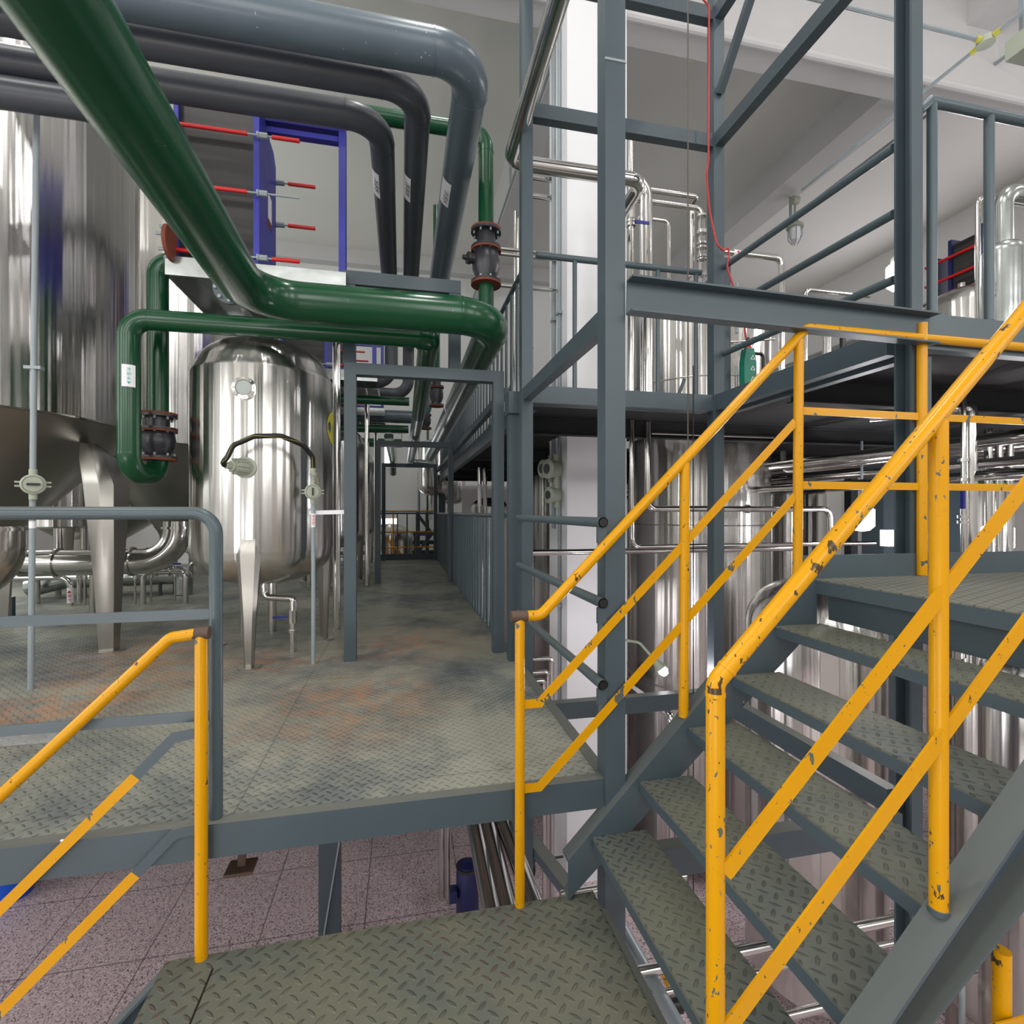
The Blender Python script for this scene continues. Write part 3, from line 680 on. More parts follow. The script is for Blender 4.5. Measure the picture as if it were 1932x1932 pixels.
def cone_tank(cx, cy, r, zb, zt, lb, cone_z=.62, legs=(), lz=0, m='steel', dome_h=.35):
    t = thing('process_tank', lb, 'tank', (cx, cy, lz))
    part('shell', lathe(NB(), [(r*.985, zb), (r, zb+.012), (r, zt)]+dome(r, dome_h, zt, 10)[1:], (cx, cy, 0), seg=96), m, t)
    part('cone', lathe(NB(), [(.11, cone_z), (r*.985, zb-.001)], (cx, cy, 0), seg=96), 'steel_dull', t)
    if legs: legs_round(t, cx, cy, r*1.03, legs, lz, zb-.16, .30, .22, foot=.1, dk=2.2, lean=-.16)
    return t
lg = math.atan2(4.625-4.6, 1.09)
ct = cone_tank(-3.5, 4.88, 1.23, 1.80, 5.1, 'largest tall cone-bottomed stainless tank at the left edge', .60, [-.195, 1.9, 4.0])
dup(ct, (.08, 3.75, .2), 'tall cone-bottomed stainless tank standing behind the nearest large tank')
ct3 = cone_tank(-5.2, 10.2, 1.0, 1.0, 4.2, 'pale stainless tank far behind on the left', .4, [.3, 1.87, 3.44, 5.0])
# outlet elbows and pipes on the platform floor
def flange(bm, p, d, r, t_=.012): d = V(d).normalized(); cyl(bm, V(p)-d*t_, V(p)+d*t_, r)
t = thing('outlet_pipe', 'large stainless elbow under the cone of the nearest big tank', 'pipe', (-3.3, 4.6, 0))
part('pipe', tube(NB(), [(-3.3, 4.6, .70), (-3.3, 4.6, .38), (-3.3, 4.6, .1)], .12, .2, 24), 'steel_plain', t)
e = atD(-10, 1000, 3.6)
bm = NB(); tube(bm, [V((e.x, e.y, 1.0)), V((e.x, e.y, .62)), V((e.x-.5, e.y-.1, .60))], .17, .26, 28); part('elbow', bm, 'steel_plain', t)
bm = NB(); flange(bm, (e.x, e.y, .98), (0, 0, 1), .19); part('clamp', bm, 'steel_plain', t)
t = thing('transfer_pipe', 'thick stainless pipe with a large elbow behind the nearest big tank leg', 'pipe', (-3, 6.2, .6))
a = atY(40, 1037, 6.2); b = atY(335, 1037, 6.2); zc_ = a.z
part('pipe', tube(NB(), [(a.x, 6.2, .57), (b.x, 6.2, .57), (b.x, 6.2, 1.0)], .135, .34, 28, n=14), 'steel_plain', t)
for q in (110, 250): 
    p = atY(q, 1037, 6.2); bm = NB(); flange(bm, (p.x, 6.2, .57), (1, 0, 0), .155); part('clamp', bm, 'steel_plain', t)
bm = NB(); flange(bm, (b.x, 6.2, .93), (0, 0, 1), .155); part('clamp', bm, 'steel_plain', t)
part('stand', cyl(NB(), (b.x-.8, 6.2, 0), (b.x-.8, 6.2, .44), .03), 'steel_dull', t)
t = thing('clad_pipe', 'silver insulated pipe with a faceted elbow lying near the platform floor', 'pipe', (-3, 7.6, .2))
a = atY(125, 1106, 7.6); b = atY(345, 1106, 7.6)
part('cladding', tube(NB(), [(a.x-.4, 7.6, .14), (a.x, 7.6, .24), (b.x-.1, 7.6, .26), (b.x, 7.6, .26), (b.x, 7.6, .01)], .115, .22, 20, n=4), 'ins', t, smooth=False)
for q in (.35, .8): x = a.x+(b.x-a.x)*q; part('stand', cyl(NB(), (x, 7.6, 0), (x, 7.6, .2), .02), 'grey', t)
for i, (q, yy, lb) in enumerate(((160, 7.0, 'blue'), (215, 7.2, ''), (255, 6.9, 'blue'), (285, 7.0, ''), (330, 7.1, 'blue'))):
    p = atY(q, 1085, yy)
    t = thing('small_valve', ('small stainless valve with blue lever left of the big tank leg', 'small upright stainless nipple beside the big tank leg', 'small blue-levered valve right of the big tank leg', 'small stainless tee low behind the green pipe bend', 'blue-levered valve low beside the nearest round tank')[i], 'valve', (p.x, yy, 0))
    part('body', tube(NB(), [(p.x-.12, yy, .42), (p.x, yy, .42), (p.x, yy, .30)], .025, .05, 12), 'steel_plain', t)
    bm = NB(); flange(bm, (p.x, yy, .36), (0, 0, 1), .042); flange(bm, (p.x-.1, yy, .42), (1, 0, 0), .042); part('clamp', bm, 'steel_plain', t)
    part('stand', cyl(NB(), (p.x, yy, 0), (p.x, yy, .31), .012), 'steel_dull', t)
    if lb: part('lever', box(NB(), p.x-.06, p.x+.08, yy-.05, yy-.03, .45, .47), 'handle_blue', t, 'blue lever')
p = atZ(133, 1142, 0)
t = thing('drain_pipe', 'short bent drain pipe with a white label standing on the platform floor', 'pipe', (p.x, p.y, 0))
part('pipe', tube(NB(), [(p.x-.9, p.y+.05, .33), (p.x, p.y, .33), (p.x, p.y, 0)], .033, .12, 14), 'steel_plain', t)
part('label', cyl(NB(), (p.x, p.y, .03), (p.x, p.y, .21), .0335), 'white', t)
text('lettering', '▲蒸汽', 'red_ink', t, (p.x+.006, p.y-.036, .15), (.93, .37, 0), (0, 0, 1), .045, True)
a = atZ(10, 1165, 0)
t = thing('steel_stool', 'low grey steel stand at the left edge of the platform floor', 'stand', (a.x, a.y, 0))
bm = NB(); box(bm, a.x-.6, a.x+.06, a.y, a.y+.05, .17, .21); box(bm, a.x+.02, a.x+.06, a.y, a.y+.05, .03, .17); box(bm, a.x-.6, a.x+.06, a.y, a.y+.05, 0, .03); part('frame', bm, 'grey', t, smooth=False)
# plastic sheet scraps on the deck
bm = NB(); p = atZ(40, 1392, 0); n_ = 14
vv = [[bm.verts.new((p.x-.28+.04*i, p.y-.1+.03*j, .004+random.random()*.02*(0 < i < 13 and 0 < j < 7))) for j in range(8)] for i in range(n_)]
for i in range(n_-1):
    for j in range(7): bm.faces.new((vv[i][j], vv[i+1][j], vv[i+1][j+1], vv[i][j+1]))
s = N('crumpled_film'); s.set(Base__Color=(.75, .78, .8), Roughness=.15, Alpha=.35); s.b.inputs['Transmission Weight'].default_value = .3
single('plastic_film', bm, s.m, 'crumpled clear plastic film lying on the platform at the left edge', 'plastic film')
bm = NB(); p = atZ(122, 1591, 0.0); tube(bm, [p+V((-.015, .01, .005)), p+V((0, 0, .008)), p+V((.02, -.003, .005))], .004, 0, 6)
single('paper_scrap', bm, 'white', 'tiny white scrap on the front edge of the platform', 'scrap')

# ------------------------------------------------------------------ galvanised conduits with switches
def switch(t, p, r, rot=False):
    n = V((-p.x, -p.y, 0)).normalized(); sd = V((n.y, -n.x, 0))
    if sd.dot(V((1, 0, 0))) < 0: sd = -sd
    b = part('switch_box', lathe(NB(), [(r*.8, -r*.6), (r*.95, -.01), (r, .0), (r, .018), (r*.86, .024), (r*.74, .018), (r*.74, .026), (.001, .026)], p, n, 28), 'fitting', t)
    for s_ in (-1, 1):
        for dz in (-.2, .2): part('lug', cyl(NB(), p+sd*s_*r*.9+V((0, 0, dz*r)), p+sd*s_*r*1.35+V((0, 0, dz*r)), r*.1, seg=8), 'fitting', b)
    k = V((0, 0, 1)) if rot else sd
    bm = NB(); bar(bm, p+n*.034-k*r*.48, p+n*.034+k*r*.5, r*.2, .016, n); part('knob', bm, 'black', b)
    for s_ in (-1, 1): part('hub', cyl(NB(), p+V((0, 0, s_*r*.9))-n*.01, p+V((0, 0, s_*r*1.5))-n*.01, r*.34, seg=10), 'fitting', b)
p = atZ(58, 1300, 0); q = atD(72, 120, 3.18)
t = thing('switch_conduit', 'tall galvanised conduit with a round rotary switch in front of the big left tank', 'conduit', (p.x, p.y, 0))
part('tube', cyl(NB(), p, V((q.x, q.y, 4.6)), .0165), 'galv', t)
m_ = p.lerp(V((q.x, q.y, 4.6)), 1.27/4.6); switch(t, V((m_.x, m_.y, 1.27))+V((.02, -.03, 0)), .062)
for z in (1.08, 1.02): mm = p.lerp(V((q.x, q.y, 4.6)), z/4.6); part('tape_band', cyl(NB(), mm-V((0, 0, .02)), mm+V((0, 0, .022)), .0172), 'white', t, 'white tape')
mm = p.lerp(V((q.x, q.y, 4.6)), 2.0/4.6); part('coupling', box(NB(), mm.x-.045, mm.x+.045, mm.y-.02, mm.y+.02, 1.985, 2.005), 'galv', t, smooth=False)
p = atZ(591, 1252, 0)
t = thing('switch_conduit', 'short galvanised conduit with a round rotary switch in front of the nearest round tank', 'conduit', (p.x, p.y, 0))
part('tube', cyl(NB(), p, p+V((0, 0, 1.36)), .0145), 'galv', t)
part('cable_gland', lathe(NB(), [(.02, 1.36), (.028, 1.37), (.028, 1.385), (.018, 1.39), (.02, 1.41), (.012, 1.43)], p, V((0, 0, 1)), 12), 'fitting', t)
switch(t, p+V((0, -.02, 1.245)), .056, True)
part('label', cyl(NB(), p+V((0, 0, .99)), p+V((0, 0, 1.09)), .0152), 'white', t)
dd = V((-p.x, -p.y, 0)).normalized(); rr_ = V((-dd.y, dd.x, 0))
text('lettering', '电线管', 'red_ink', t, p+dd*.0158+V((0, 0, 1.062)), rr_, (0, 0, 1), .022, True)
bm = NB(); bar(bm, p+V((-.03, .02, 1.095)), V((-.41, 3.95, 1.1)), .008, .03); part('bracket', bm, 'white', t, 'pale flat bracket to the portal post', smooth=False)
# black hose
g, n = oncyl(463, 882, -1.07, 4.41, .516)
h0 = g+n*.02+(n+V((-.75, 0, .02))).normalized()*.14
hp = [h0, h0+(n+V((-.75, 0, .02))).normalized()*.035, atD(429, 862, 3.40), atD(440, 840, 3.42), atD(480, 823, 3.45), atD(530, 822, 3.5), atD(572, 840, 3.6), atD(590, 862, 3.7), p+V((0, 0, 1.42))]
single('cable_hose', tube(NB(), hp, .0175, .06, 12), 'black', 'black corrugated cable hose arching over the front of the nearest round tank', 'hose')
hp2 = [x+V((0, -.021, .02*math.sin(i*2.2+.5))) for i, x in enumerate(hp)]
single('earth_wire', tube(NB(), hp2+[p+V((.02, -.03, 1.36)), p+V((.04, -.03, 1.3))], .0010, .03, 6), 'wire_yellow', 'thin yellow-green earth wire running along the black hose', 'wire')
# two steam tubes and a blue valve beside the second tank
for i, (px, yy) in enumerate(((640, 6.2), (664, 6.6))):
    q = atY(px, 900, yy)
    single('sample_tube', cyl(NB(), (q.x, yy, .0), (q.x, yy, 1.75), .012), 'steel_plain', ('thin upright tube left of the first portal post', 'thin upright tube against the first portal post')[i], 'tube')

# ================================================================== GREEN PIPES
def ring(t, p, d, r, m='green'): part('weld', cyl(NB(), V(p)-V(d).normalized()*.004, V(p)+V(d).normalized()*.004, r), m, t)
R1 = .125; ZP = EYE+1.345
e0 = V((.655, 3.5, ZP)); e1 = V((-.93, 3.5, ZP)); far = atD(108, 0, 1.30); drn = (far-e1).normalized(); e2 = e1+drn*4.2
t = thing('coolant_main', 'thick dark green pipe sweeping overhead from the top left and turning down the walkway', 'pipe', (0, 3.5, ZP))
part('pipe', tube(NB(), [e2, e1, e0, (.66, 4.9, ZP)], R1, .30, 36, n=12), 'green', t)
for x in (-.33, .40): ring(t, (x, 3.5, ZP), (1, 0, 0), R1+.003)
part('clad_section', tube(NB(), [(.66, 4.9, ZP), (.66, 12.2, ZP-.02)], R1*.98, seg=32), 'darkclad', t, 'grey metal clad length')
for y in (6.6, 9.2): part('band', cyl(NB(), (.66, y, ZP), (.66, y+.03, ZP), R1+.002, seg=32), 'darkclad', t)
# blind flange with bolts beside the bend
a = atY(436, 545, 3.75)
t2 = thing('blind_flange', 'round grey flange with bolts beside the bend of the thick green pipe', 'flange', a)
fn = V((-.1, -1, -.1)).normalized()
part('disc', cyl(NB(), a, a+fn*.03, .105, seg=32), 'grey', t2)
for k in range(8):
    u_, v_ = frame(fn); q = a+(u_*math.cos(k*.785)+v_*math.sin(k*.785))*.085
    part('bolt', cyl(NB(), q+fn*.03, q+fn*.045, .012, seg=6), 'galv', t2)
# branch with U bend
YG = 3.9; ZG = 2.40; rg = .0685
xa_ = atY(243, 700, YG).x; YR = YG+.30; xb_ = atY(298, 700, YR).x
t = thing('coolant_branch', 'green pipe looping down beside the round tank in a narrow U and along above it', 'pipe', (xa_, YG, ZG))
zlo = 1.1+(966-868)/966*3.5; 
part('pipe', tube(NB(), [(.24, YG, ZG), (xa_, YG, ZG), (xa_, YG, zlo-.09), (xb_, YR, zlo-.09), (xb_, YR, zlo+.02)], rg, .125, 26, n=10), 'green', t)
for p_, d_ in (((xa_+.125, YG, ZG), (1, 0, 0)), ((xa_, YG, ZG-.125), (0, 0, 1)), ((xa_, YG, zlo+.04), (0, 0, 1)), ((-.9, YG, ZG), (1, 0, 0))): ring(t, p_, d_, rg+.002)
lz = EYE+(966-716)/966*3.48
part('label', tube(NB(), [(xa_, YG, lz-.075), (xa_, YG, lz+.075)], rg+.0015, seg=26), 'white', t) if False else None
bm = NB(); d_ = V((-xa_, -YG, 0)).normalized(); s_ = V((-d_.y, d_.x, 0)); rows = []
for k in range(9):
    a = -.62+1.1*k/8+.05; n_ = d_*math.cos(a)+s_*math.sin(a); rows.append([V((xa_, YG, lz+dz))+n_*(rg+.0025) for dz in (-.073, .073)])
vv = [[bm.verts.new(q) for q in r_] for r_ in rows]
for k in range(8): bm.faces.new((vv[k][0], vv[k+1][0], vv[k+1][1], vv[k][1]))
part('label', bm, 'white', t, 'white paper label')
text('lettering', '冷却水▼', 'teal_ink', t, V((xa_, YG, lz+.033))+d_*(rg+.004)+s_*.0, s_, (0, 0, 1), .026, True)
zt_ = atY(298, 470, YG).z; zv0 = zlo+.02; zv1 = atY(298, 765, YG).z
def valve_set(name, lb, c, z0, z1, r, stem, bolts=8):
    t = thing(name, lb, 'valve', (c[0], c[1], z0)); H = z1-z0; c = V((c[0], c[1], 0)); fr = r*1.95
    def fl(z, m='rust', th=.014):
        f = part('flange', cyl(NB(), c+V((0, 0, z)), c+V((0, 0, z+th)), fr, seg=28), m, t); return f
    part('body', lathe(NB(), [(r*1.15, z0+.02), (r*1.2, z0+.1*H), (r*1.75, z0+.28*H), (r*1.82, z0+.42*H), (r*1.6, z0+.6*H), (r*1.2, z0+.66*H), (r*1.2, z0+.95*H)], c, V((0, 0, 1)), 32), 'iron', t)
    for zf, m in ((0, 'rust'), (.0+.016/H, 'iron'), (.60, 'rust'), (.64, 'iron'), (1-.032/H, 'iron'), (1-.016/H, 'rust')):
        f = fl(z0+zf*H, m, .0155)
        if m == 'iron':
            for k in range(bolts):
                a = 2*math.pi*k/bolts+.2; q = c+V((math.cos(a), math.sin(a), 0))*fr*.84
                s1 = 1 if zf < .5 else -1
                zz0 = z0+zf*H+(.0155 if s1 > 0 else 0)
                part('bolt', cyl(NB(), q+V((0, 0, zz0)), q+V((0, 0, zz0+s1*.02)), r*.13, seg=6), 'galv', f, smooth=False)
    if stem:
        d = V(stem).normalized(); q = c+V((0, 0, z0+.42*H))
        part('stem', lathe(NB(), [(r*.6, r*1.5), (r*.6, r*2.2), (r*.75, r*2.2), (r*.75, r*2.6), (r*.3, r*2.6), (r*.3, r*3.2)], q, d, 12), 'iron', t)
    return t
valve_set('check_valve', 'black cast iron valve with rusty flanges on the green U bend', (xb_, YR), zv0, zv1, rg*.92, None)
t = thing('coolant_riser', 'upright green pipe rising from the U bend to the blue heat exchanger', 'pipe', (xb_, YR, zv1))
xf = atY(322, 455, YG).x
part('pipe', tube(NB(), [(xb_, YR, zv1), (xb_, YR, zt_+.05), (xf-.0, YR, zt_+.05)], rg, .11, 26, n=10), 'green', t)
bm = NB(); cyl(bm, (xf-.012, YG, zt_+.05), (xf+.012, YG, zt_+.05), rg*1.7); part('flange', bm, 'rust', t)
for k in range(6): part('bolt', cyl(NB(), (xf-.05, YG+math.cos(k)*rg*1.4, zt_+.05+math.sin(k)*rg*1.4), (xf-.012, YG+math.cos(k)*rg*1.4, zt_+.05+math.sin(k)*rg*1.4), .012, seg=6), 'galv', t)
# long green pipe above the walkway
t = thing('coolant_return', 'thinner green and grey pipe lying on the portals along the middle of the walkway', 'pipe', (.2, 8, 2.38))
part('pipe', tube(NB(), [(.2, 3.9, 2.40), (.2, 6.4, 2.29)], .079, seg=24), 'green', t)
part('clad_section', tube(NB(), [(.2, 6.4, 2.29), (.2, 12.4, 2.29), (.6, 12.6, 2.29)], .078, .2, 24), 'darkclad', t, 'grey clad length')
part('elbow', tube(NB(), [(.12, 3.88, 2.40), (.2, 3.9, 2.40), (.2, 4.1, 2.40)], .085, .06, 22), 'green', t)
t = thing('cladded_return', 'short grey clad pipe at the far left over the walkway', 'pipe', (-.2, 10, 2.3))
part('pipe', tube(NB(), [(-.2, 8.3, 2.29), (-.2, 12.3, 2.28), (-.2, 12.5, 2.0)], .075, .1, 20), 'darkclad', t)
for i, (yy, x0_, z_) in enumerate(((7.2, -1.9, 2.62), (9.3, -2.0, 2.55), (7.9, -1.8, 2.35))):
    single('cross_pipe', tube(NB(), [(x0_, yy, z_), (.1, yy, z_)], .058, 0, 18), 'green', ('nearest dark green pipe crossing toward the walkway behind the first portal', 'farther dark green pipe crossing toward the walkway', 'lower dark green cross pipe just in front of the second portal')[i], 'pipe')
# thin green pipe with riser valve
XV, YV = .655, 4.02; zb_ = EYE+(966-538)/966*4.06; zt2 = EYE+(966-432)/966*4.06
t = thing('coolant_riser', 'green pipe behind the grey ones that bends down to the flanged valve at centre', 'pipe', (XV, YV, 4))
part('pipe', tube(NB(), [(-2.15, YV, 4.11), (XV, YV, 4.11), (XV, YV, zt2-.003)], .0615, .13, 26, n=10), 'green', t)
part('lower_pipe', tube(NB(), [(XV, YV, zb_), (XV, YV, ZP+.02)], .0615, seg=26), 'green', t)
ring(t, (XV, YV, 3.95), (0, 0, 1), .0635)
valve_set('ball_valve', 'black flanged valve with rusty rings on the upright green pipe at centre', (XV, YV), zb_, zt2, .0615, (-1, -.25, 0))
for i, (px, py0, py1) in enumerate(((770, 705, 780), (748, 780, 850))):
    pass
t = valve_set('gate_valve', 'dark flanged valve far down the walkway above the second portal', (.50, 7.6), 2.65, 3.1, .055, None, 6)
t = valve_set('gate_valve', 'farther dark flanged valve beyond the second portal', (.42, 9.4), 2.6, 3.0, .055, None, 6)
single('valve_riser', cyl(NB(), (.50, 7.6, 3.12), (.50, 7.6, 5.6), .05), 'green', 'upright green pipe above the dark valve down the walkway', 'pipe')
single('valve_riser', cyl(NB(), (.42, 9.4, 3.02), (.42, 9.4, 5.0), .05), 'green', 'upright green pipe above the farther dark valve', 'pipe')

# ================================================================== GREY PIPES AT TOP LEFT
def gpipe(lb, xc, y, h, r, m, xl=-6.5, yend=9.0, drop=2.0, seam=None, bend=.2):
    t = thing('insulated_pipe', lb, 'pipe', (xc, y, EYE+h))
    part('pipe', tube(NB(), [(xl, y, EYE+h), (xc, y, EYE+h), (xc, yend, EYE+h), (xc, yend, EYE+h-drop), (xc-2.2, yend, EYE+h-drop)], r, bend, 30, n=10), m, t)
    ring(t, (xc-bend, y, EYE+h), (1, 0, 0), r+.003, m); ring(t, (xc, y+bend, EYE+h), (0, 1, 0), r+.003, m)
    return t
t1 = gpipe('thickest blue-grey pipe, outermost of the three that bend away at top centre', .416, 2.94, 2.62, .112, 'lit_pipe', yend=9.2, bend=.24, drop=.95)
t2 = gpipe('middle of the three dark grey pipes that bend away at top centre', .10, 3.19, 2.6, .085, 'dark_pipe', yend=8.0, bend=.22, drop=.8)
t3 = gpipe('innermost and lowest-looking of the three dark grey pipes that bend away at top centre', -.136, 3.5, 2.6, .086, 'dark_pipe', yend=7.0, bend=.22, drop=.88)
for tt, xx, ang in ((t1, .416, -1), (t2, .10, -1), (t3, -.136, -1)):
    r_ = .112 if tt is t1 else .086; bm = NB(); vv = []
    for k in range(7):
        a = math.radians(200+k*8); vv.append([bm.verts.new((xx+math.cos(a)*(r_+.002), y_, EYE+(2.62 if tt is t1 else 2.6)+math.sin(a)*(r_+.002))) for y_ in (3.95, 4.25)])
    for k in range(6): bm.faces.new((vv[k][0], vv[k+1][0], vv[k+1][1], vv[k][1]))
    lb_ = part('label', bm, 'white', tt, 'pale paper label with dark characters')
    a = math.radians(222); nn = V((math.cos(a), 0, math.sin(a)))
    text('lettering', '冷冻水', 'dark_ink', tt, V((xx, 4.10, EYE+2.6))+nn*(r_+.006)+V((0, 0, -.0)), (0, 1, 0), V((0, 1, 0)).cross(nn)*-1, .055)
t = thing('insulated_pipe', 'fourth dark grey pipe below the others at the upper left edge', 'pipe', (-2, 3.8, 3.6))
p = atY(0, 174, 3.5)
part('pipe', tube(NB(), [(-6.5, 3.5, p.z), (-1.74, 3.5, p.z), (-1.74, 6, p.z)], .085, .15, 26), 'dark_pipe', t)
# support frame under the grey pipes
t = thing('pipe_gantry', 'short dark grey gantry frame carrying the three grey pipes', 'pipe support', (0, 4.03, 2.2))
box_ = lambda *a: part('beam', box(NB(), *a), 'grey', t, smooth=False)
yg = 4.03; zt = EYE+1.80
part('crossbeam', box(NB(), -.43, .45, yg-.05, yg+.05, zt-.1, zt), 'grey', t, smooth=False)
for x in (-.385, .405): part('post', box(NB(), x-.045, x+.045, yg-.045, yg+.045, 2.2, zt-.101), 'grey', t, smooth=False)
for y in (3.97, 8.15): pass
t = thing('portal_tie_beam', 'dark grey beam joining the tops of the portals on the right', 'beam', (.78, 8, 2.1))
part('beam', box(NB(), .785, .84, 4.03, 12.0, 2.03, 2.1), 'grey', t, smooth=False)
# dark elbow pipes beyond
for i, (px, py, yy) in enumerate(()):
    q = atY(px, py, yy)
    single('branch_pipe', tube(NB(), [(q.x-1.2, yy, q.z-.25), (q.x, yy, q.z-.25), (q.x, yy, q.z+.9)], .085, .18, 20), 'dark_pipe', ('dark grey pipe elbow hanging behind the first portal', 'dark grey pipe elbow lower and farther behind the first portal')[i], 'pipe')

# ================================================================== BLUE PLATE HEAT EXCHANGERS
def phe(x0, x1, y0, dy, z0, z1, lb, axis='x'):
    L = x1-x0; t = thing('heat_exchanger', lb, 'heat exchanger', (x0, y0, z0)); H = z1-z0
    xp = x0+L*.475
    part('frame_plate', box(NB(), x0, x0+.03, y0, y0+dy, z0, z1-.02), 'blue', t, smooth=False)
    part('plate_pack', box(NB(), x0+.031, xp, y0+.03, y0+dy-.03, z0+.02, z1-.03), 'plates', t, smooth=False)
    bm = NB(); bmv = loft(bm, [[V((x, y0+a_*dy, z0+b_*H)) for a_, b_ in ((0, 0), (1, 0), (1, .88), (.85, .94), (.62, .95), (.5, 1.0), (.3, 1.0), (0, .97))] for x in (xp+.001, xp+.04)])
    pp_ = part('pressure_plate', bm, 'blue', t, smooth=False)
    part('name_plate', box(NB(), xp+.0405, xp+.042, y0+.5*dy, y0+.72*dy, z0+.42*H, z0+.58*H), 'white', pp_, 'pale data plate', smooth=False)
    part('sticker', box(NB(), xp+.0405, xp+.042, y0+.5*dy, y0+.72*dy, z0+.37*H, z0+.415*H), 'rust', pp_, 'orange sticker', smooth=False)
    bm = NB(); yc = y0+.42*dy
    part('guide_bar', box(NB(), x0-.02, x1-.001, yc-.04, yc+.04, z1+.001, z1+.05), 'blue', t, smooth=False)
    part('guide_bar', box(NB(), xp+.05, x1-.001, yc-.03, yc+.03, z1-.075, z1-.035), 'blue', t, smooth=False)
    part('guide_bar', box(NB(), xp+.045, x1-.001, yc-.03, yc+.03, z0+.04, z0+.08), 'blue', t, smooth=False)
    part('column', box(NB(), x1, x1+.05, yc-.05, yc+.05, z0-.0, z1+.05), 'blue', t, smooth=False)
    for yy, zs, ln in ((y0-.018, (.79, .44, .05), .30), (y0+dy+.018, (.79, .5, .17), .34)):
        for i, f in enumerate(zs):
            z = z0+f*H; m2 = 'steel_plain' if (i == 1 and yy < y0) else 'red'
            r = part('tie_rod', cyl(NB(), (x0-.03, yy, z), (xp-.035, yy, z), .0135, seg=12), 'red', t)
            part('thread', cyl(NB(), (xp-.035, yy, z), (xp+.13, yy, z), .007, seg=10), 'galv', r)
            part('nut', cyl(NB(), (xp+.045, yy, z), (xp+.10, yy, z), .021, seg=6), 'galv', r, smooth=False)
            part('washer', cyl(NB(), (xp+.03, yy, z), (xp+.044, yy, z), .024, seg=14), 'galv', r)
            part('rod_sleeve', cyl(NB(), (xp+.13, yy, z), (xp+.13+ln*.62, yy, z), .0075 if m2 != 'red' else .0145, seg=12), m2 if m2 == 'red' else 'galv', r)
    return t
px0 = atY(327, 400, 3.98).x; px1 = atY(634, 400, 3.98).x
h1 = phe(px0, px1, 3.98, .5, 2.86, atY(560, 232, 4.2).z-.05, 'nearest blue plate heat exchanger with red tie rods, behind the thick green pipe')
def stand(x0, x1, y0, y1, z, lb):
    t = thing('exchanger_stand', lb, 'stand', ((x0+x1)/2, y1, 0))
    bm = NB(); h = .13
    box(bm, x0, x1, y0, y0+.02, z-h, z); box(bm, x0, x1, y1-.02, y1, z-h, z); box(bm, x0, x0+.02, y0+.02, y1-.02, z-h, z); box(bm, x1-.02, x1, y0+.02, y1-.02, z-h, z)
    box(bm, x0+.02, x1-.02, y0+.02, y1-.02, z-.03, z-.002)
    for q in (.3, .6, .85): box(bm, x0+(x1-x0)*q, x0+(x1-x0)*q+.02, y0+.02, y1-.02, z-h, z-.03)
    part('frame', bm, 'ins', t, smooth=False)
    for x in (x0+.18, x0+.42, x1-.2): part('leg', cyl(NB(), (x, y1-.09, 0), (x, y1-.09, z-h), .036), 'steel_plain', t)
    return t
st = stand(atY(311, 540, 3.92).x, -.40, 3.92, 5.15, 2.855, 'brushed steel stand under the nearest blue heat exchanger')
o2 = (.1, 2.75, .02)
dup(h1, o2, 'second blue heat exchanger, behind and below the thick green pipe'); dup(st, o2, 'brushed steel stand under the second blue heat exchanger')
o3 = (.12, 5.0, .0)
dup(h1, o3, 'farthest blue heat exchanger beyond the second one'); dup(st, o3, 'brushed steel stand under the farthest blue heat exchanger')
# ================================================================== RIGHT-HAND TANKS AND PIPES
def plain_tank(cx, cy, r, zb, zt, lb, dh=.22, m='steel', leg=True, band=None, bottom=None):
    t = thing('storage_tank', lb, 'tank', (cx, cy, GZ))
    zb2 = zb
    part('shell', lathe(NB(), list(reversed(dome(r, .18, zb2, 8, -1)))+[(r, zt)]+dome(r, dh, zt, 12)[1:], (cx, cy, 0), seg=80), m, t)
    if band:
        for z in band: part('weld_band', lathe(NB(), [(r+.001, z-.008), (r+.004, z), (r+.001, z+.008)], (cx, cy, 0), seg=80), 'steel_dull', t)
    if leg:
        for k in range(3):
            a = .5+k*2.094; q = (cx+math.cos(a)*r*.8, cy+math.sin(a)*r*.8)
            part('leg', cyl(NB(), (*q, GZ), (*q, zb2), .045), 'steel_dull', t)
    part('nozzle', cyl(NB(), (cx-.1, cy, zt+dh*.8), (cx-.1, cy, zt+dh+.08), .05), 'steel_plain', t)
    return t
plain_tank(T1[0], T1[1], T1[2], -2.8, 3.52, 'huge mirror-bright tank rising through the upper deck behind the hoist frame', .16, band=(.95, 2.6, -.9))
plain_tank(3.52, 3.83, .54, -2.8, .10, 'dark reflecting dome-topped tank right behind the stair treads', .42)
plain_tank(5.85, 6.84, .5, -2.6, 1.35, 'striped-looking tank under the upper deck beyond the hoist frame')
plain_tank(7.0, 5.1, .42, -2.6, 1.75, 'bright tank under the upper deck at the right edge above the landing')
plain_tank(3.88, 2.33, .36, -2.7, .12, 'bright dome-topped tank at the right edge below the stair treads', .18)
plain_tank(4.5, 3.15, .28, -2.7, .02, 'small dome-topped tank half hidden behind the right stair treads', .16)
plain_tank(2.98, 8.4, .8, -2.6, 1.7, 'dark tall tank under the upper deck left of the white column')
plain_tank(1.9, 11.2, .42, -2.6, 1.2, 'slim tank far down on the right beyond the walkway railing')
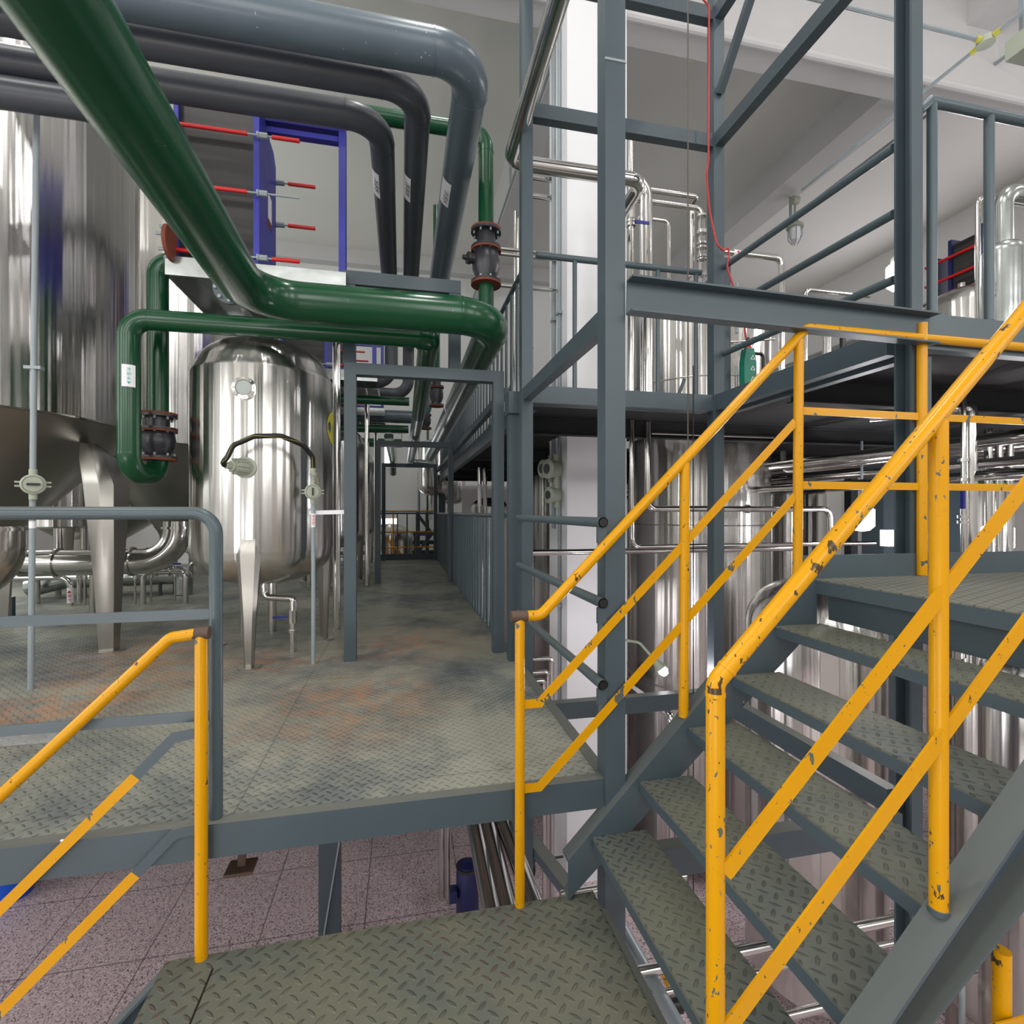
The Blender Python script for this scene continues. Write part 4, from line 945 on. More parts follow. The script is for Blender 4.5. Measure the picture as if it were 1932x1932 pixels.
# tanks above deck
plain_tank(8.2, 6.0, .55, 2.1, 4.1, 'small lamp-lit tank on the upper deck behind the right hoist post', .3, leg=False)
t = thing('jacketed_column', 'silver clad column with a pipe bend on top at the right edge of the upper deck', 'vessel', (4.6, 3.1, 2.0))
part('cladding', lathe(NB(), [(.135, 2.0), (.135, 3.12)]+[(q, z) for q, z in dome(.135, .1, 3.12, 6)][1:], (4.62, 3.12, 0), seg=40), 'ins', t)
part('pipe', tube(NB(), [(4.62, 3.12, 3.15), (4.62, 3.12, 3.62), (5.6, 3.12, 3.62)], .062, .12, 20), 'ins', t)
part('branch', tube(NB(), [(4.7, 3.12, 3.02), (5.6, 3.12, 3.02)], .075, 0, 20), 'ins', t)
tt = V((-4.62, -3.12, 0)).normalized()
text('lettering', '回水▼', 'red_ink', t, V((4.62, 3.12, 2.86))+tt*.138+V((-.045, .05, 0)), (.56, -.83, 0), (0, 0, 1), .04, True)
a = atD(1845, 372, 4.2)
t = single('vent_pipe', tube(NB(), [(a.x, a.y, 2.0), (a.x, a.y, a.z), (a.x+1.2, a.y-.02, a.z)], .019, .06, 14), 'steel_plain', 'thin stainless pipe with a bend in front of the distant blue heat exchanger', 'pipe')
a = atD(1475, 488, 5.6)
t = thing('stainless_pipe', 'stainless pipe with a square bend to the right of the hoist frame above the deck', 'pipe', (a.x, a.y, DZ))
b = atY(1370, 466, a.y)
part('pipe', tube(NB(), [(b.x-.2, a.y, a.z), (a.x, a.y, a.z), (a.x, a.y, DZ)], .033, .09, 18), 'steel_plain', t)
q = atY(1392, 470, a.y); part('label', cyl(NB(), (q.x-.06, a.y, a.z), (q.x+.06, a.y, a.z), .0335), 'white', t)
text('lettering', '◄汽', 'red_ink', t, V((q.x, a.y-.035, a.z-.015)), (1, 0, 0), (0, 0, 1), .04)
a = atD(1520, 546, 6.0); b = atY(1640, 556, a.y)
single('vent_pipe', tube(NB(), [(a.x, a.y, DZ), (a.x, a.y, a.z), (b.x, a.y, a.z)], .022, .06, 14), 'steel_plain', 'thin stainless pipe frame just above the front channel beam', 'pipe')
for i, (px, py, r_, D, x2, m_) in enumerate(((1560, 585, .05, 6.2, 1600, 'steel_plain'), (1590, 575, .035, 6.5, 1640, 'black'))):
    a = atD(px, py, D); b = atY(x2, py, a.y)
    single('bent_pipe', tube(NB(), [(a.x, a.y, DZ), (a.x, a.y, a.z), (b.x, a.y, a.z), (b.x, a.y, a.z-.25)], r_, .08, 16), m_, ('short shiny pipe bend above the front channel beam', 'short black hose bend above the front channel beam')[i], 'pipe')
a = atD(1440, 668, 5.4)
single('bent_pipe', tube(NB(), [(a.x-.1, a.y, a.z), (a.x, a.y, a.z), (a.x, a.y, DZ)], .018, .04, 12), 'black', 'small black pipe bend beside the green hoist control box', 'pipe')
a = atD(1462, 640, 5.5)
single('spout_pipe', cyl(NB(), (a.x-.6, a.y+.25, a.z), (a.x, a.y, a.z), .012), 'steel_plain', 'short level tube end beside the big mirror-bright tank', 'pipe')
# clad ducts on the deck running away
for i, (x_, z_, r_) in enumerate(((5.2, 2.35, .10), (5.6, 2.3, .12), (8.3, 4.22, .14))):
    single('clad_duct', tube(NB(), [(x_, 3.2 if i < 2 else 4.2, z_), (x_, 11, z_)], r_, 0, 22), 'ins', ('silver clad pipe low on the upper deck, nearer one', 'silver clad pipe low on the upper deck, farther one', 'fat silver clad duct under the distant blue heat exchanger')[i], 'pipe')
# distant heat exchanger along the depth
xq = 8.2; sc_ = 1
yb0 = atX(1795, 500, xq).y; ya0 = atX(1850, 500, xq).y; zb0 = atX(1795, 556, xq).z; zt0 = atX(1795, 452, xq).z
t = thing('heat_exchanger', 'distant blue plate heat exchanger with red rods, right of the dark post', 'heat exchanger', (xq, yb0, zb0))
part('pressure_plate', box(NB(), xq, xq+.45, yb0, yb0+.05, zb0, zt0), 'darkblue', t, smooth=False)
part('end_column', box(NB(), xq+.05, xq+.35, yb0+.3, yb0+.36, zb0, zt0-.13), 'darkblue', t, smooth=False)
part('plate_pack', box(NB(), xq+.03, xq+.42, ya0+.05, yb0-.005, zb0+.02, zt0-.08), 'plates', t, smooth=False)
part('frame_plate', box(NB(), xq, xq+.45, ya0-.02, ya0+.045, zb0, zt0+.02), 'darkblue', t, smooth=False)
for f in (.32, .68): part('tie_rod', cyl(NB(), (xq-.02, ya0, zb0+f*(zt0-zb0)), (xq-.02, yb0+.38, zb0+f*(zt0-zb0)), .022, seg=10), 'red', t)
t = thing('exchanger_rack', 'grey steel frame carrying the distant heat exchanger and silver duct', 'stand', (8.4, 6, DZ))
part('beam', box(NB(), 8.15, 8.75, 4.2, 11, zb0-.5, zb0-.36), 'grey', t, smooth=False)
for y in (4.4, 10.8): part('post', box(NB(), 8.3, 8.42, y, y+.12, DZ, zb0-.501), 'grey', t, smooth=False)
part('shelf', box(NB(), 8.1, 8.8, 5.2, yb0+.5, zb0-.03, zb0-.002), 'steel_plain', t, smooth=False)
for k in (5.3, 6.6): part('post', box(NB(), 8.5, 8.58, k, k+.08, zb0-.36, zb0-.031), 'grey', t, smooth=False)
for i, (dx, z) in enumerate(((0.0, 4.35), (.25, 4.6), (.5, 4.9))):
    single('overhead_pipe', tube(NB(), [(9.6+dx, 3.4, z), (9.6+dx, 12, z)], .06, 0, 14), 'steel_plain', ('lowest of three stainless pipes running away at the upper right', 'middle of three stainless pipes running away at the upper right', 'highest of three stainless pipes running away at the upper right')[i], 'pipe')

# stainless pipe coming from above at top centre
zH = EYE+2.70; YH = 3.86
t = thing('stainless_main', 'bright stainless pipe coming down from above the viewer and bending right behind the hoist frame', 'pipe', (.73, YH, zH))
x_el = atY(962, 285, YH).x; x_r = atY(1212, 325, YH).x
part('pipe', tube(NB(), [(x_el-.03, -1.5, zH), (x_el, YH, zH), (x_r, YH, zH), (x_r, 4.6, zH-.05)], .057, .11, 26, n=10), 'steel_plain', t)
ring(t, (x_el+.12, YH, zH), (1, 0, 0), .058, 'steel_dull')
part('descender', tube(NB(), [(x_r, 4.6, zH-.05), (x_r, 4.62, DZ)], .05, 0, 20), 'steel_plain', t) if False else None
# vertical pipes and sight pipes above the big tank
def vpipe(px, yy, py_top, z0, r, lb, name='riser_pipe', extra=None, m='steel_plain', fl=()):
    q = atY(px, py_top, yy); t = thing(name, lb, 'pipe', (q.x, yy, z0))
    pts = [(q.x, yy, z0), (q.x, yy, q.z)] if not extra else [(q.x, yy, z0), (q.x, yy, q.z)]+[(q.x+extra[0], yy+extra[1], q.z+extra[2])]
    part('pipe', tube(NB(), pts, r, r*3, 18), m, t)
    for py in fl:
        z = atY(px, py, yy).z; part('clamp', cyl(NB(), (q.x, yy, z-.012), (q.x, yy, z+.012), r*1.55, seg=20), 'steel_plain', t)
    return t, q
t, q = vpipe(1222, 4.7, 345, DZ, .048, 'thick bright riser pipe behind the upper railing', extra=(-.25, 0, .0))
vpipe(1213, 4.95, 340, DZ, .03, 'thinner riser pipe just left of the thick bright riser')
t, q = vpipe(1190, 4.45, 262, DZ, .028, 'riser pipe with a valve right beside the near hoist post', fl=(388, 418, 425))
zv = atY(1190, 402, 4.45).z
v = part('ball_valve', cyl(NB(), (q.x, 4.45, zv-.06), (q.x, 4.45, zv+.07), .042, seg=8), 'steel_plain', t)
part('handle', box(NB(), q.x+.03, q.x+.17, 4.41, 4.42, zv-.11, zv-.08), 'handle_blue', v, 'blue lever')
t, q = vpipe(1306, 5.1, 392, 3.6, .030, 'riser pipe dropping onto the lid of the big mirror-bright tank', fl=(522,))
t, q = vpipe(1262, 5.0, 418, 3.55, .018, 'slim bent tube above the lid of the big mirror-bright tank', extra=(-.35, 0, 0), fl=(528, 540))
part('lever', box(NB(), q.x+.12, q.x+.26, 4.98, 4.99, 3.66, 3.69), 'handle_blue', t, 'blue lever')
a = atY(1210, 358, 5.1); b = atY(1320, 372, 5.1)
single('level_pipe', tube(NB(), [(a.x, 5.1, b.z), (b.x-.04, 5.1, b.z), (b.x, 5.25, b.z)], .030, .04, 18), 'steel_plain', 'upper of two parallel level pipes behind the hoist rope', 'pipe')
t = thing('level_pipe', 'lower of two parallel level pipes, ending in a clamped glass section', 'pipe', (b.x, 5.0, b.z))
z2 = atY(1310, 392, 5.0).z; x2 = atY(1324, 400, 5.0).x; zs = [atY(1324, k, 5.0).z for k in (408, 437, 440, 460, 468, 485, 490, 520)]
part('pipe', tube(NB(), [(a.x-.1, 5.0, z2), (x2, 5.0, z2), (x2, 5.0, zs[0])], .030, .08, 18), 'steel_plain', t)
part('pipe', cyl(NB(), (x2, 5.0, zs[-1]-.15), (x2, 5.0, zs[0]), .033), 'glass_clear', t, 'clear glass section')
for z in zs: part('clamp', cyl(NB(), (x2, 5.0, z-.009), (x2, 5.0, z+.009), .052), 'steel_plain', t)
# small stubs left of column
for i, (py, yy) in enumerate(((333, 6.05), (368, 6.0), (470, 5.95), (480, 5.9), (540, 5.85))):
    a = atY(920 if i > 1 else 995, py-(0 if i < 2 else 4), yy); b = atY(1045, py+3, yy)
    single('level_pipe', tube(NB(), [(a.x, yy, a.z), (CX0+.01, yy, a.z)], .035 if i < 2 else .022, 0, 14), 'steel_plain',
           ('higher of two short level pipes left of the white column', 'lower of two short level pipes left of the white column', 'stainless pipe crossing behind the flanged valve', 'thin pipe just under the one behind the flanged valve', 'stainless pipe crossing below the flanged valve')[i], 'pipe')
for i, (px, yy) in enumerate(((972, 7.4), (978, 7.0))):
    a = atY(px, 400, yy); single('riser_pipe', cyl(NB(), (a.x, yy, DZ), (a.x, yy, a.z-.1*i), .03), 'steel_plain', ('thin riser left of the hoist frame post', 'second thin riser left of the hoist frame post')[i], 'pipe')

t = thing('inclined_rail', 'pair of slanting grey rails seen between the hoist tower post and the white column', 'railing', (1.5, 7.6, DZ))
for k in (0, .28): part('rail', tube(NB(), [(1.25, 7.6, DZ+.05+k), (1.95, 7.6, DZ+1.35+k)], .025), 'rail_grey', t)
part('post', cyl(NB(), (1.25, 7.6, DZ), (1.25, 7.6, DZ+.35), .02), 'rail_grey', t)
# under-deck pipes
def lp(name, pts, r, lb, m='steel_plain', bend=.09, fl=()):
    t = thing(name, lb, 'pipe', pts[0]); part('pipe', tube(NB(), pts, r, bend, 18), m, t)
    for p_, d_ in fl: part('clamp', cyl(NB(), V(p_)-V(d_)*.012, V(p_)+V(d_)*.012, r*1.5), 'steel_plain', t)
    return t
Yt = 4.6
def A(px, py, Y=Yt): return atY(px, py, Y)
z1 = A(1300, 1103, 4.7).z
lp('process_pipe', [(-.0+A(985, 1045, 4.75).x, 4.75, EYE-.39), (A(1500, 1050, 4.75).x, 4.75, EYE-.39)], .03, 'long level stainless pipe crossing behind the hoist frame at waist height')
lp('process_pipe', [(A(1192, 780, 4.5).x, 4.5, DZ-.02), (A(1192, 780, 4.5).x, 4.5, EYE-.33), (A(1650, 1040, 4.5).x, 4.5, EYE-.33), ], .022, 'thin stainless pipe coming down behind the near hoist post and turning right')
lp('process_pipe', [(A(1222, 780, 4.55).x, 4.55, DZ-.02), (A(1222, 780, 4.55).x, 4.55, A(1222, 960, 4.55).z), (A(1565, 958, 4.55).x, 4.55, A(1222, 960, 4.55).z), (A(1570, 958, 4.55).x, 4.55, .4)], .03, 'stainless pipe bending right at head height across the big mirror-bright tank', fl=(((A(1410, 960, 4.55).x, 4.55, A(1222, 960, 4.55).z), (1, 0, 0)),))
lp('process_pipe', [(A(1228, 818, 4.6).x, 4.6, A(1228, 818, 4.6).z), (A(1458, 832, 4.6).x, 4.6, A(1228, 818, 4.6).z)], .022, 'thin level pipe just under the upper deck across the big tank')
lp('process_pipe', [(A(1478, 800, 5.0).x, 5.0, DZ-.2), (A(1478, 800, 5.0).x, 5.0, A(1480, 890, 5.0).z), (A(1478, 800, 5.0).x+.2, 3.1, A(1480, 890, 5.0).z+.05)], .03, 'stainless pipe dropping from the deck and bending toward the viewer')
for i, (x_, z_, r_, lb) in enumerate(((3.9, 1.35, .035, 'upper thin pipe running toward the viewer under the deck'), (4.15, 1.62, .05, 'thick pipe running toward the viewer close under the deck'), (4.7, 1.5, .04, 'third pipe running away under the deck'), (5.4, 1.7, .06, 'fat pipe running away under the deck at the right'), (6.2, 1.45, .05, 'lowest pipe running away under the deck at the right'))):
    lp('process_pipe', [(x_, 2.3, z_), (x_, 12, z_)], r_, lb)
a = atD(1815, 770, 3.6)
t = lp('process_pipe', [(a.x-.35, a.y+.4, a.z), (a.x-.02, a.y, a.z), (a.x+.03, a.y-.03, a.z), (a.x+.03, a.y-.03, -.2)], .042, 'thick stainless pipe with a bend hanging at the right above the landing', bend=.1)
a = atD(1818, 800, 3.5)
t = thing('sample_line', 'thin stainless line with valve and blue lever beside the thick bent pipe at the right', 'pipe', (a.x, a.y, 0))
part('pipe', tube(NB(), [(a.x, a.y, 1.9), (a.x, a.y, .1)], .016), 'steel_plain', t)
for py in (868, 905, 975, 985): z = atD(1818, py, 3.5).z; part('clamp', cyl(NB(), (a.x, a.y, z-.01), (a.x, a.y, z+.01), .034), 'steel_plain', t)
part('lever', box(NB(), a.x-.07, a.x-.05, a.y-.05, a.y-.03, atD(0, 960, 3.5).z, atD(0, 925, 3.5).z), 'handle_blue', t, 'blue lever')
a = atD(1862, 895, 3.8); lp('process_pipe', [(a.x, a.y, a.z), (a.x+.5, a.y-.25, a.z)], .045, 'short thick level pipe at the right edge under the deck')
for i, px in enumerate((1865, 1885, 1905)):
    a = atD(px, 1000, 4.3+.1*i); single('riser_pipe', cyl(NB(), (a.x, a.y, GZ), (a.x, a.y, 1.8), .028), 'steel_plain', ('leftmost of three upright pipes at the right edge', 'middle of three upright pipes at the right edge', 'rightmost of three upright pipes at the right edge')[i], 'pipe')
# vertical pipes under deck seen left of post B
for i, (px, yy) in enumerate(((905, 8.2), (915, 8.3), (935, 7.0))):
    a = atY(px, 900, yy); t = thing('riser_pipe', ('left of the three upright pipes beyond the walkway railing', 'middle of the three upright pipes beyond the walkway railing', 'right of the three upright pipes beyond the walkway railing')[i], 'pipe', (a.x, yy, GZ))
    part('pipe', cyl(NB(), (a.x, yy, GZ), (a.x, yy, DZ-.17), .034), 'steel_plain', t)
    part('label', cyl(NB(), (a.x, yy, 1.2), (a.x, yy, 1.55), .0345), 'white', t, 'white paper label')
for i, (px, py, yy) in enumerate(((1010, 1245, 4.9), (1010, 1272, 4.9), (1012, 1290, 4.7))):
    a = atY(985, py, yy); b = atY(1042, py, yy)
    single('level_pipe', tube(NB(), [(a.x-.1, yy, a.z), (b.x-.03*i, yy+.03*i, a.z), (b.x-.03*i, yy+.03*i, GZ)], .022, .05, 12), 'steel_plain', ('top one of three short pipes low to the left of the white column', 'middle one of three short pipes low to the left of the white column', 'bottom bent one of three short pipes low left of the white column')[i], 'pipe')

for i, (px, yy, r_, zb_) in enumerate(((165, 8.8, .45, .95), (110, 7.6, .35, .9))):
    a = atY(px, 900, yy)
    t = thing('process_tank', ('flat-bottomed stainless vessel hanging behind the nearest big cone tank leg', 'smaller flat-bottomed vessel left of the other behind the big cone tank')[i], 'tank', (a.x, yy, 0))
    part('shell', lathe(NB(), [(r_-.02, zb_), (r_, zb_+.02), (r_, 3.2), (r_*.5, 3.4), (.01, 3.45)], (a.x, yy, 0), seg=48), 'steel', t)
    part('outlet', cyl(NB(), (a.x, yy, .2), (a.x, yy, zb_), .05), 'steel_plain', t)
    for k in range(3): part('leg', cyl(NB(), (a.x+r_*.8*math.cos(k*2.09), yy+r_*.8*math.sin(k*2.09), 0), (a.x+r_*.8*math.cos(k*2.09), yy+r_*.8*math.sin(k*2.09), zb_+.02), .035), 'steel_dull', t)
for i, (px, py, yy, x2) in enumerate(((70, 1078, 7.2, 150), (270, 1080, 6.9, 350), (240, 1040, 8.6, 360), (360, 1060, 8.0, 470))):
    a = atY(px, py, yy); b = atY(x2, py, yy)
    t = thing('process_pipe', ('low stainless pipe behind the drain pipe at the left', 'low stainless pipe behind the U bend of the green pipe', 'stainless pipe at knee height behind the big elbow', 'stainless pipe passing behind the nearest round tank')[i], 'pipe', (a.x, yy, 0))
    part('pipe', tube(NB(), [(a.x, yy, 0), (a.x, yy, a.z), (b.x, yy, a.z), (b.x, yy, 0)], .03, .08, 14), 'steel_plain', t)
    for q in (.3, .6): x = a.x+(b.x-a.x)*q; part('clamp', cyl(NB(), (x, yy, a.z), (x+.02, yy, a.z), .05), 'steel_plain', t)

# ================================================================== COLUMN CONDUITS
xf_ = CX0-.022
for i, (yy, lb) in enumerate(((5.95, 'left upright conduit on the side of the white column'), (5.72, 'right upright conduit on the side of the white column'))):
    t = thing('electrical_conduit', lb, 'conduit', (xf_, yy, GZ))
    part('tube', cyl(NB(), (xf_, yy, -1.95 if i else .9), (xf_, yy, HC-1.0), .021 if i else .026), 'galv', t)
    for z in (3.4, .0, -1.2): 
        if z > .9 or i: part('clip', box(NB(), xf_-.028, xf_+.02, yy-.05, yy+.05, z, z+.03), 'galv', t, smooth=False)
def exbox(z, y, s_, lb):
    t = thing('switch_housing', lb, 'switch box', (xf_-.03, y, z))
    part('body', lathe(NB(), [(s_*.7, -s_*1.2), (s_, -s_*1.1), (s_, s_*.7), (s_*1.15, s_*.72), (s_*1.15, s_*.95), (s_*.9, s_*1.1)], V((xf_-.06, y, z)), V((-1, -.35, 0)), 24), 'fitting', t)
    part('window', cyl(NB(), V((xf_-.06, y, z))+V((-1, -.35, 0)).normalized()*s_*1.1, V((xf_-.06, y, z))+V((-1, -.35, 0)).normalized()*s_*1.15, s_*.6), 'iron', t, 'dark round window')
    for dz in (-1, 1): part('gland', cyl(NB(), (xf_-.03, y, z+dz*s_*.8), (xf_-.03, y, z+dz*s_*1.7), s_*.4, seg=8), 'fitting', t)
exbox(EYE+(966-878)/966*5.7, 5.95, .095, 'left of the two round grey switch housings on the column conduits')
exbox(EYE+(966-880)/966*5.6, 5.72, .10, 'right of the two round grey switch housings on the column conduits')
exbox(EYE+(966-932)/966*5.6, 5.72, .085, 'lowest round grey switch housing, under the pair on the column')
t = thing('cable_box', 'grey cable box low on the side of the white column', 'switch box', (xf_-.05, 5.72, -2.3))
part('body', box(NB(), xf_-.09, CX0-.002, 5.62, 5.84, -2.35, -1.95), 'fitting', t, smooth=False)
# ceiling conduit with caged lamp
cxl = 1.13*6.66
zl = EYE+6.66; xx = 8.17
t = thing('ceiling_conduit', 'grey conduit hung along the second ceiling beam', 'conduit', (xx, 8, zl))
part('tube', tube(NB(), [(xx, 1.0, zl-.35), (xx, YE-.05, zl-.35)], .025, 0, 10), 'galv', t)
for y in (3.2, 5.3, 7.0, 9.5, 12.5): part('hanger', box(NB(), xx-.02, xx+.02, y-.02, y+.02, zl-.36, zl+.1), 'galv', t, smooth=False)
t = thing('ceiling_conduit', 'grey conduit hung along the ceiling beam over the white column', 'conduit', (2.0, 8, zl))
part('tube', tube(NB(), [(bx1-.12, 1.0, EYE+6.1), (bx1-.12, YE-.05, EYE+6.1)], .025, 0, 10), 'galv', t)
for y in (6.8, 9.4, 12.0): part('hanger', box(NB(), bx1-.14, bx1-.1, y-.02, y+.02, EYE+6.1, EYE+6.5), 'galv', t, smooth=False)
# closer conduit rack at top right with junction box
jz = EYE+4.3; J = atD(1860, 78, 4.3/((966-78)/966))
t = thing('junction_conduit', 'stainless conduits meeting at a yellow-green taped junction box at top right', 'conduit', J)
K = atD(1578, 8, 4.3/((966-8)/966)); K2 = V((J.x, 5.4, J.z))
part('tube', tube(NB(), [V((K.x-.8, J.y, J.z)), J], .018, 0, 10), 'galv', t)
part('tube', tube(NB(), [J, V((J.x, J.y+2.2, J.z))], .018, 0, 10), 'galv', t)
part('tube', tube(NB(), [J, V((J.x, J.y-1.6, J.z))], .018, 0, 10), 'galv', t)
part('junction_box', lathe(NB(), [(.05, -.035), (.07, -.03), (.07, .02), (.055, .035)], J, V((0, 0, 1)), 18), 'fitting', t)
for d_ in (V((-1, 0, 0)), V((0, 1, 0)), V((0, -1, 0))): part('tape', cyl(NB(), J+d_*.07, J+d_*.12, .024), 'wire_yellow', t, 'yellow-green tape')
part('hanger', box(NB(), J.x-.015, J.x+.015, J.y-.30, J.y-.26, J.z, HC), 'galv', t, smooth=False)
# caged lamp
L = V((xx, 0, zl-.35)); Ly = 6.75
L = atX(1500, 378, xx); zl = L.z+.35; L = V((xx, L.y, zl-.35))
def caged(p, lb, drop=.35, s_=1.0):
    t = thing('caged_lamp', lb, 'lamp', p)
    part('junction_box', cyl(NB(), p+V((-.07, 0, 0))*s_, p+V((.07, 0, 0))*s_, .085*s_, seg=14), 'fitting', t)
    part('stem', cyl(NB(), p, p-V((0, 0, drop)), .025*s_), 'fitting', t)
    q = p-V((0, 0, drop))
    part('cap', lathe(NB(), [(.04*s_, 0), (.09*s_, -.06*s_), (.17*s_, -.12*s_), (.17*s_, -.17*s_), (.12*s_, -.18*s_)], q, V((0, 0, 1)), 24), 'fitting', t)
    part('glass', lathe(NB(), [(.10*s_, -.18*s_), (.105*s_, -.32*s_), (.08*s_, -.42*s_), (.001, -.46*s_)], q, V((0, 0, 1)), 20), 'white', t, 'frosted unlit glass')
    for k in range(6):
        a = k*1.047; c_, s2 = math.cos(a), math.sin(a)
        part('cage_wire', tube(NB(), [q+V((c_*.14*s_, s2*.14*s_, -.17*s_)), q+V((c_*.14*s_, s2*.14*s_, -.38*s_)), q+V((c_*.05*s_, s2*.05*s_, -.52*s_))], .009*s_, .05*s_, 6), 'galv', t)
caged(L, 'unlit caged lamp hanging from the ceiling conduit at upper right', .42, 1.0)
# emergency light box top right
a = atD(1925, 78, 3.6)
t = thing('emergency_light', 'grey metal light box cut off by the top right edge', 'light box', a)
part('housing', box(NB(), a.x-.02, a.x+.35, a.y-.08, a.y+.08, a.z-.08, a.z+.06), 'fitting', t, smooth=False)
part('rod', cyl(NB(), (a.x+.1, a.y, a.z+.09), (a.x+.1, a.y, HC), .01), 'galv', t)

# ================================================================== LAMPS THAT ARE LIT
def bulb(p, e, size=.04, col=(1, .95, 1)):
    l = bpy.data.lights.new('lamp_light', 'POINT'); l.energy = e; l.shadow_soft_size = size; l.color = col
    o = bpy.data.objects.new('lamp_light', l); COL.objects.link(o); o.location = p
# gooseneck work lamp on the tank
a = atD(1235, 1245, 4.25); b = atD(1180, 1208, 4.4)
t = thing('work_lamp', 'lit work lamp with a pale green shade on a bent arm against the mirror-bright tank', 'lamp', b)
part('arm', tube(NB(), [b+V((-.12, .0, .0)), b, b+V((.12, -.02, -.02)), a], .012, .05, 10), 'fitting', t)
dn = (atD(1262, 1280, 4.2)-a).normalized()
part('shade', lathe(NB(), [(.016, -.04), (.024, .0), (.036, .045), (.055, .085)], a, dn, 20), 'fitting', t)
part('bulb', lathe(NB(), [(.022, .05), (.034, .08), (.04, .115), (.022, .145), (.001, .15)], a, dn, 18), 'lamp_on', t)
bulb(a+dn*.22, 30)
def wall_lamp(px, py, D, lb, e, s_=.07):
    a = atD(px, py, D); t = thing('flood_lamp', lb, 'lamp', a)
    part('cap', cyl(NB(), a+V((0, 0, s_*1.1)), a+V((0, 0, s_*1.5)), s_*.7), 'fitting', t)
    part('glass', lathe(NB(), [(s_*.6, s_*1.1), (s_, s_*.8), (s_, -s_*.7), (s_*.6, -s_*1.1), (.001, -s_*1.2)], a, V((0, 0, 1)), 22), 'lamp_on', t)
    part('rod', cyl(NB(), a+V((0, 0, s_*1.5)), V((a.x, a.y, DZ-.17 if a.z < DZ else HC)), .012), 'galv', t)
    bulb(a+V((-.06, -.2, -.05)), e)
wall_lamp(1626, 978, 5.2, 'round glowing lamp under the deck just above the upper landing', 16, .11)
wall_lamp(1882, 1015, 4.9, 'glowing lamp among the tanks at the right edge under the deck', 20, .12)
wall_lamp(1950, 1320, 4.0, 'glowing lamp low between the tanks at the right edge', 6, .08)
wall_lamp(1700, 520, 5.8, 'glowing lamp over the upper deck hidden behind the right hoist post', 55, .14)
# blue-grey panel under the deck
a = atD(1668, 1000, 6.3)
t = thing('electrical_cabinet', 'pale blue-grey upright cabinet under the deck beside the dark post', 'cabinet', (a.x, a.y, -1.2))
part('body', box(NB(), a.x-.12, a.x+.35, a.y-.1, a.y+.2, GZ, 1.7), 'rail_grey', t, smooth=False)
a = atD(1675, 1015, 5.6)
single('socket_box', box(NB(), a.x-.05, a.x+.05, a.y-.05, a.y+.05, a.z-.09, a.z+.09), 'white', 'small pale box beside the dark post above the landing', 'box')

# ================================================================== DOWN ON THE GROUND FLOOR
def G(px, py, Y): return atY(px, py, Y)
for i, (px, yy, r_) in enumerate(((835, 5.6, .045), (846, 5.5, .03))):
    a = G(px, 1640, yy); single('riser_pipe', cyl(NB(), (a.x, yy, GZ), (a.x, yy, -.14), r_), 'steel_plain', ('thicker upright pipe under the platform', 'thinner upright pipe under the platform with a white label')[i], 'pipe')
for i, (x0, x1) in enumerate(((895, 925), (920, 955), (950, 1005))):
    a = G(x0, 1560, 4.6); b = V((a.x+.33, 3.2, a.z-.35))
    a = atZ(x0, 1555, -1.0); b = atZ(x1, 1700, -1.0)
    d_ = (a-b)*.35
    single('floor_pipe', tube(NB(), [a+d_, b-d_*1.4], .055, 0, 20), 'steel_plain', ('left of three parallel stainless pipes under the platform edge', 'middle of three parallel stainless pipes under the platform edge', 'right of three parallel stainless pipes under the platform edge')[i], 'pipe')
a = atZ(1012, 1600, -1.3); b = atZ(1090, 1700, -1.3)
single('floor_beam', bar(NB(), a+(a-b)*.6, b+(b-a)*.8, .09, .07), 'grey', 'grey beam slanting down beside the white column foot', 'beam')
a = G(882, 1700, 5.2); mz = -3.1
t = thing('pump_motor', 'dark blue upright pump motor on the ground floor under the platform', 'pump', (a.x, 5.2, GZ))
c0_ = V((a.x, 5.2, 0)); ztop = G(882, 1628, 5.2).z; zbt = ztop-.62
part('motor', lathe(NB(), [(.10, zbt), (.115, zbt+.02), (.115, ztop-.08), (.10, ztop-.04), (.095, ztop-.01), (.03, ztop)], c0_, V((0, 0, 1)), 28), 'darkblue', t)
part('fan_cover', cyl(NB(), c0_+V((0, 0, ztop-.05)), c0_+V((0, 0, ztop-.02)), .118), 'iron', t)
part('terminal_box', box(NB(), a.x-.19, a.x-.117, 5.1, 5.2, zbt+.3, zbt+.42), 'darkblue', t, smooth=False)
part('flange', cyl(NB(), c0_+V((0, 0, zbt-.05)), c0_+V((0, 0, zbt)), .15), 'iron', t)
part('stand', cyl(NB(), c0_+V((0, 0, GZ)), c0_+V((0, 0, zbt-.05)), .07), 'iron', t)
a = G(1002, 1625, 5.2)
t = thing('hand_wheel', 'black valve hand wheel on a stem left of the white column foot', 'valve', a)
bm = NB(); tube(bm, [a+V((.02*0, .13*math.cos(k*.39), .13*math.sin(k*.39))) for k in range(17)], .014, 0, 8, cap=False); part('rim', bm, 'black', t)
part('stem', cyl(NB(), a-V((.1, 0, 0)), a+V((.35, 0, 0)), .012), 'black', t)
for k in range(3): part('spoke', cyl(NB(), a, a+V((0, .13*math.cos(k*2.09), .13*math.sin(k*2.09))), .008), 'black', t)
a = atZ(-6, 1690, GZ)
a.x += .12
t = thing('blue_drum', 'bright blue plastic tub on the terrazzo at the left edge', 'tub', (a.x, a.y, GZ))
part('tub', lathe(NB(), [(.20, GZ), (.24, GZ+.35), (.27, GZ+.35), (.27, GZ+.38), (.22, GZ+.38)], (a.x, a.y, 0), seg=32), paint('bright_blue_plastic', srgb(20, 90, 210), .35, .05), t)
